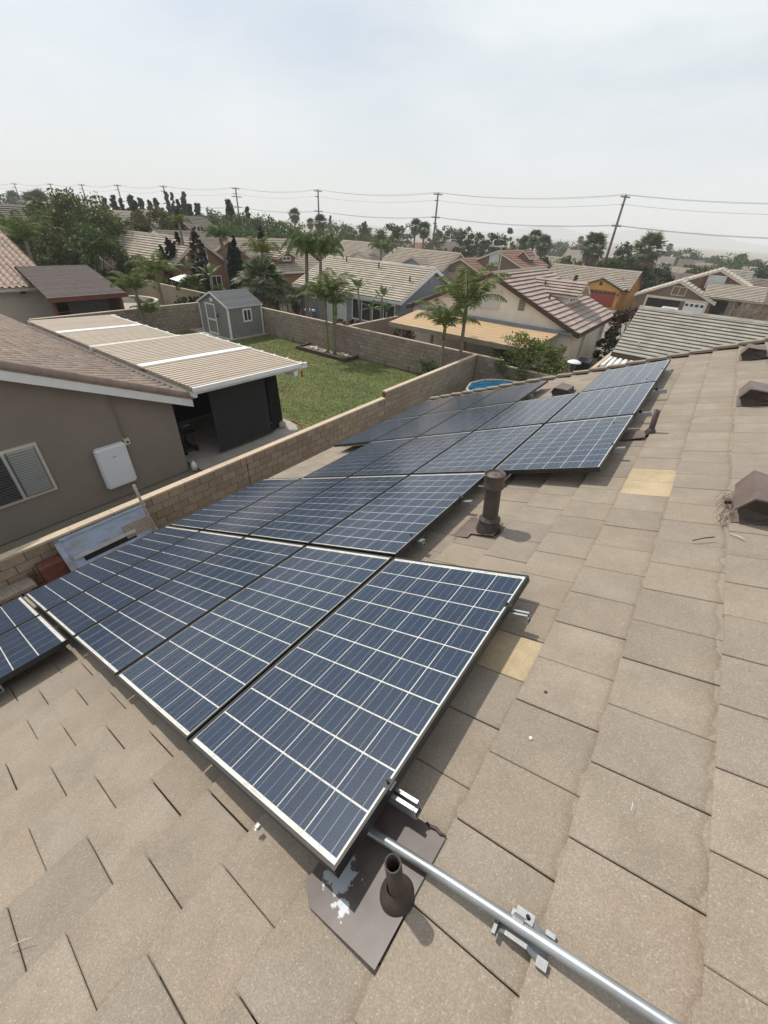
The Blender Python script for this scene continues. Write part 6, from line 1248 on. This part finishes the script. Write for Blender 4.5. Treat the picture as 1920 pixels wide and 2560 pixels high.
# ------------------------------------------------------------------ utility poles, wires, street lamps
PP = [(22.0, 111), (-22.5, 110.6), (-67.1, 112.8), (-105.2, 108.8), (-138, 105), (-174, 101.4), (-202, 99), (-231, 98.5), (-258, 97), (-300, 97), (-335, 95)]
TOPZ = 14.0
PLAB = ['leaning looking utility pole with fan palm at its foot', 'utility pole beside the pair of fan palms', 'utility pole above the queen palms', 'double arm utility pole in the dark trees', 'utility pole behind the tall spires', 'utility pole above the conifer row', 'utility pole left of the conifer row', 'utility pole behind the big leafy tree', 'utility pole over the left roofs', 'last utility pole at the skyline edge', 'utility pole out past the left roofs']
for i, (x, y) in enumerate(PP):
    if i == 0: continue
    g = gz(y); t = thing('utility_pole', PLAB[i - 1], 'utility pole', (x, y, g), group='utility poles along the far street')
    m = MB(); m.tube([(x, y, g), (x, y, TOPZ)], [.30, .20], 10); m.build('pole', 'pole', t)
    for z, hw, th in ((TOPZ - .35, 1.15, .10), (TOPZ - 5.1, 1.2, .10)) + (((TOPZ - 2.4, 1.5, .1),) if i == 4 else ()):
        m = MB(); m.box((x - .05, y - hw, z - th), (x + .05, y + hw, z + th)); m.v = [(x + (p - x) + (q - y) * .55, y + (q - y) * .85, r) for p, q, r in m.v]; arm = m.build('crossarm', 'pole', t)
        for s in (-1, -.45, .45, 1): m = MB(); m.tube([(x + s * hw * .5, y + s * hw * .8, z + th), (x + s * hw * .5, y + s * hw * .8, z + th + .28)], .05, 6); m.build('insulator', 'lampgrey', arm)
    m = MB(); m.box((x - .05, y - 1.3, TOPZ - 1.75), (x + .05, y + .1, TOPZ - 1.57)); m.build('side_arm', 'pole', t)
    if i == 2: m = MB(); m.lathe([(0, 0), (.28, 0), (.28, .9), (0, .95)], (x + .45, y, TOPZ - 7.6), 12); m.build('transformer', 'lampgrey', t); m = MB(); m.box((x - .05, y - .9, TOPZ - 6.5), (x + .05, y + .9, TOPZ - 6.3)); m.build('crossarm', 'pole', t)
ext = [(110, 113)] + PP
for z, dy, sag, r, lab in ((TOPZ + .02, -.9, .9, .035, 'front conductor of the topmost power lines'), (TOPZ + .02, .9, .95, .035, 'rear conductor of the topmost power lines'), (TOPZ - 1.55, -1.1, .9, .035, 'single power line below the pole tops'), (TOPZ - 4.95, -.9, .8, .045, 'lower communication cable on the poles'), (TOPZ - 5.0, .9, .85, .045, 'second lower cable on the poles')):
    m = MB(); pts = []
    for (xa, ya), (xb, yb) in zip(ext[:-1], ext[1:]):
        for k in range(10): f = k / 10; pts.append((xa + (xb - xa) * f, ya + (yb - ya) * f + dy * .8, z - 4 * sag * f * (1 - f)))
    m.tube(pts, r * .62, 4, cap=False); tag(m.build('power_line', 'wire'), lab, 'power line', 'power lines along the far street')
for x, yt, D, hdir, lab in ((624, 566, 95, 1, 'street lamp above the striped roof'), (1257, 617, 62, -1, 'street lamp in front of the arched window house'), (1123, 598, 110, 1, 'street lamp beside the two storey tan roof'), (600, 562, 110, -1, 'second street lamp in the dark trees')):
    b_, h = px_base(x, yt, D); t = thing('street_lamp', lab, 'street lamp', b_, group='street lamps'); x_, y_, g = b_
    m = MB(); m.tube([(x_, y_, g), (x_, y_, g + h - .5), (x_ + hdir * .3, y_, g + h - .05), (x_ + hdir * 1.1, y_, g + h)], [.12, .09, .07, .05], 8); m.build('pole', 'lampgrey', t); m = MB(); m.box((x_ + hdir * 1.0, y_ - .14, g + h - .08), (x_ + hdir * 1.75, y_ + .14, g + h + .06)); m.build('lamp_head', 'lampgrey', t)

# ------------------------------------------------------------------ far hills and air
D = 4800.; vs = []; fs = []; rs = np.random.default_rng(3)
HS = .75; prof = [(900, 0), (1180, 2), (1250, 10), (1310, 28), (1364, 42), (1400, 38), (1450, 20), (1500, 14), (1560, 34), (1633, 52), (1660, 44), (1690, 34), (1720, 38), (1744, 44), (1775, 32), (1800, 36), (1830, 22), (1870, 14), (1930, 8), (2100, 3)]
for x, up in prof:
    hy = 571 + (x - 960) * .0521
    for q, dd in ((0, 1.), (1, 1.), (2, 1.25)):
        P = atd(x, hy - (up * HS if q == 1 else 0) + (2 if q != 1 else 0), D * dd); vs.append((P[0], P[1], -9. if q != 1 else max(P[2], -5)))
for i in range(len(prof) - 1):
    a = i * 3; fs += [(a, a + 3, a + 4, a + 1), (a + 1, a + 4, a + 5, a + 2)]
m = MB(); m.add(vs, fs, 0, True); struct(m.build('hills', 'mount'))
m, tt, p, out = newmat('haze'); tt.nodes.remove(p)
pv_ = nd(tt, 'ShaderNodeVolumePrincipled', {'Color': (.97, .985, 1.0, 1), 'Density': 4.6e-4, 'Anisotropy': 0.}); tt.links.new(pv_.outputs[0], out.inputs['Volume'])
b = MB(); b.box((-4300, -300, -9.2), (2900, 6400, 270)); hz = b.build('haze', m); tag(hz, 'pale dry haze hanging over the whole neighbourhood', 'haze', kind='stuff')
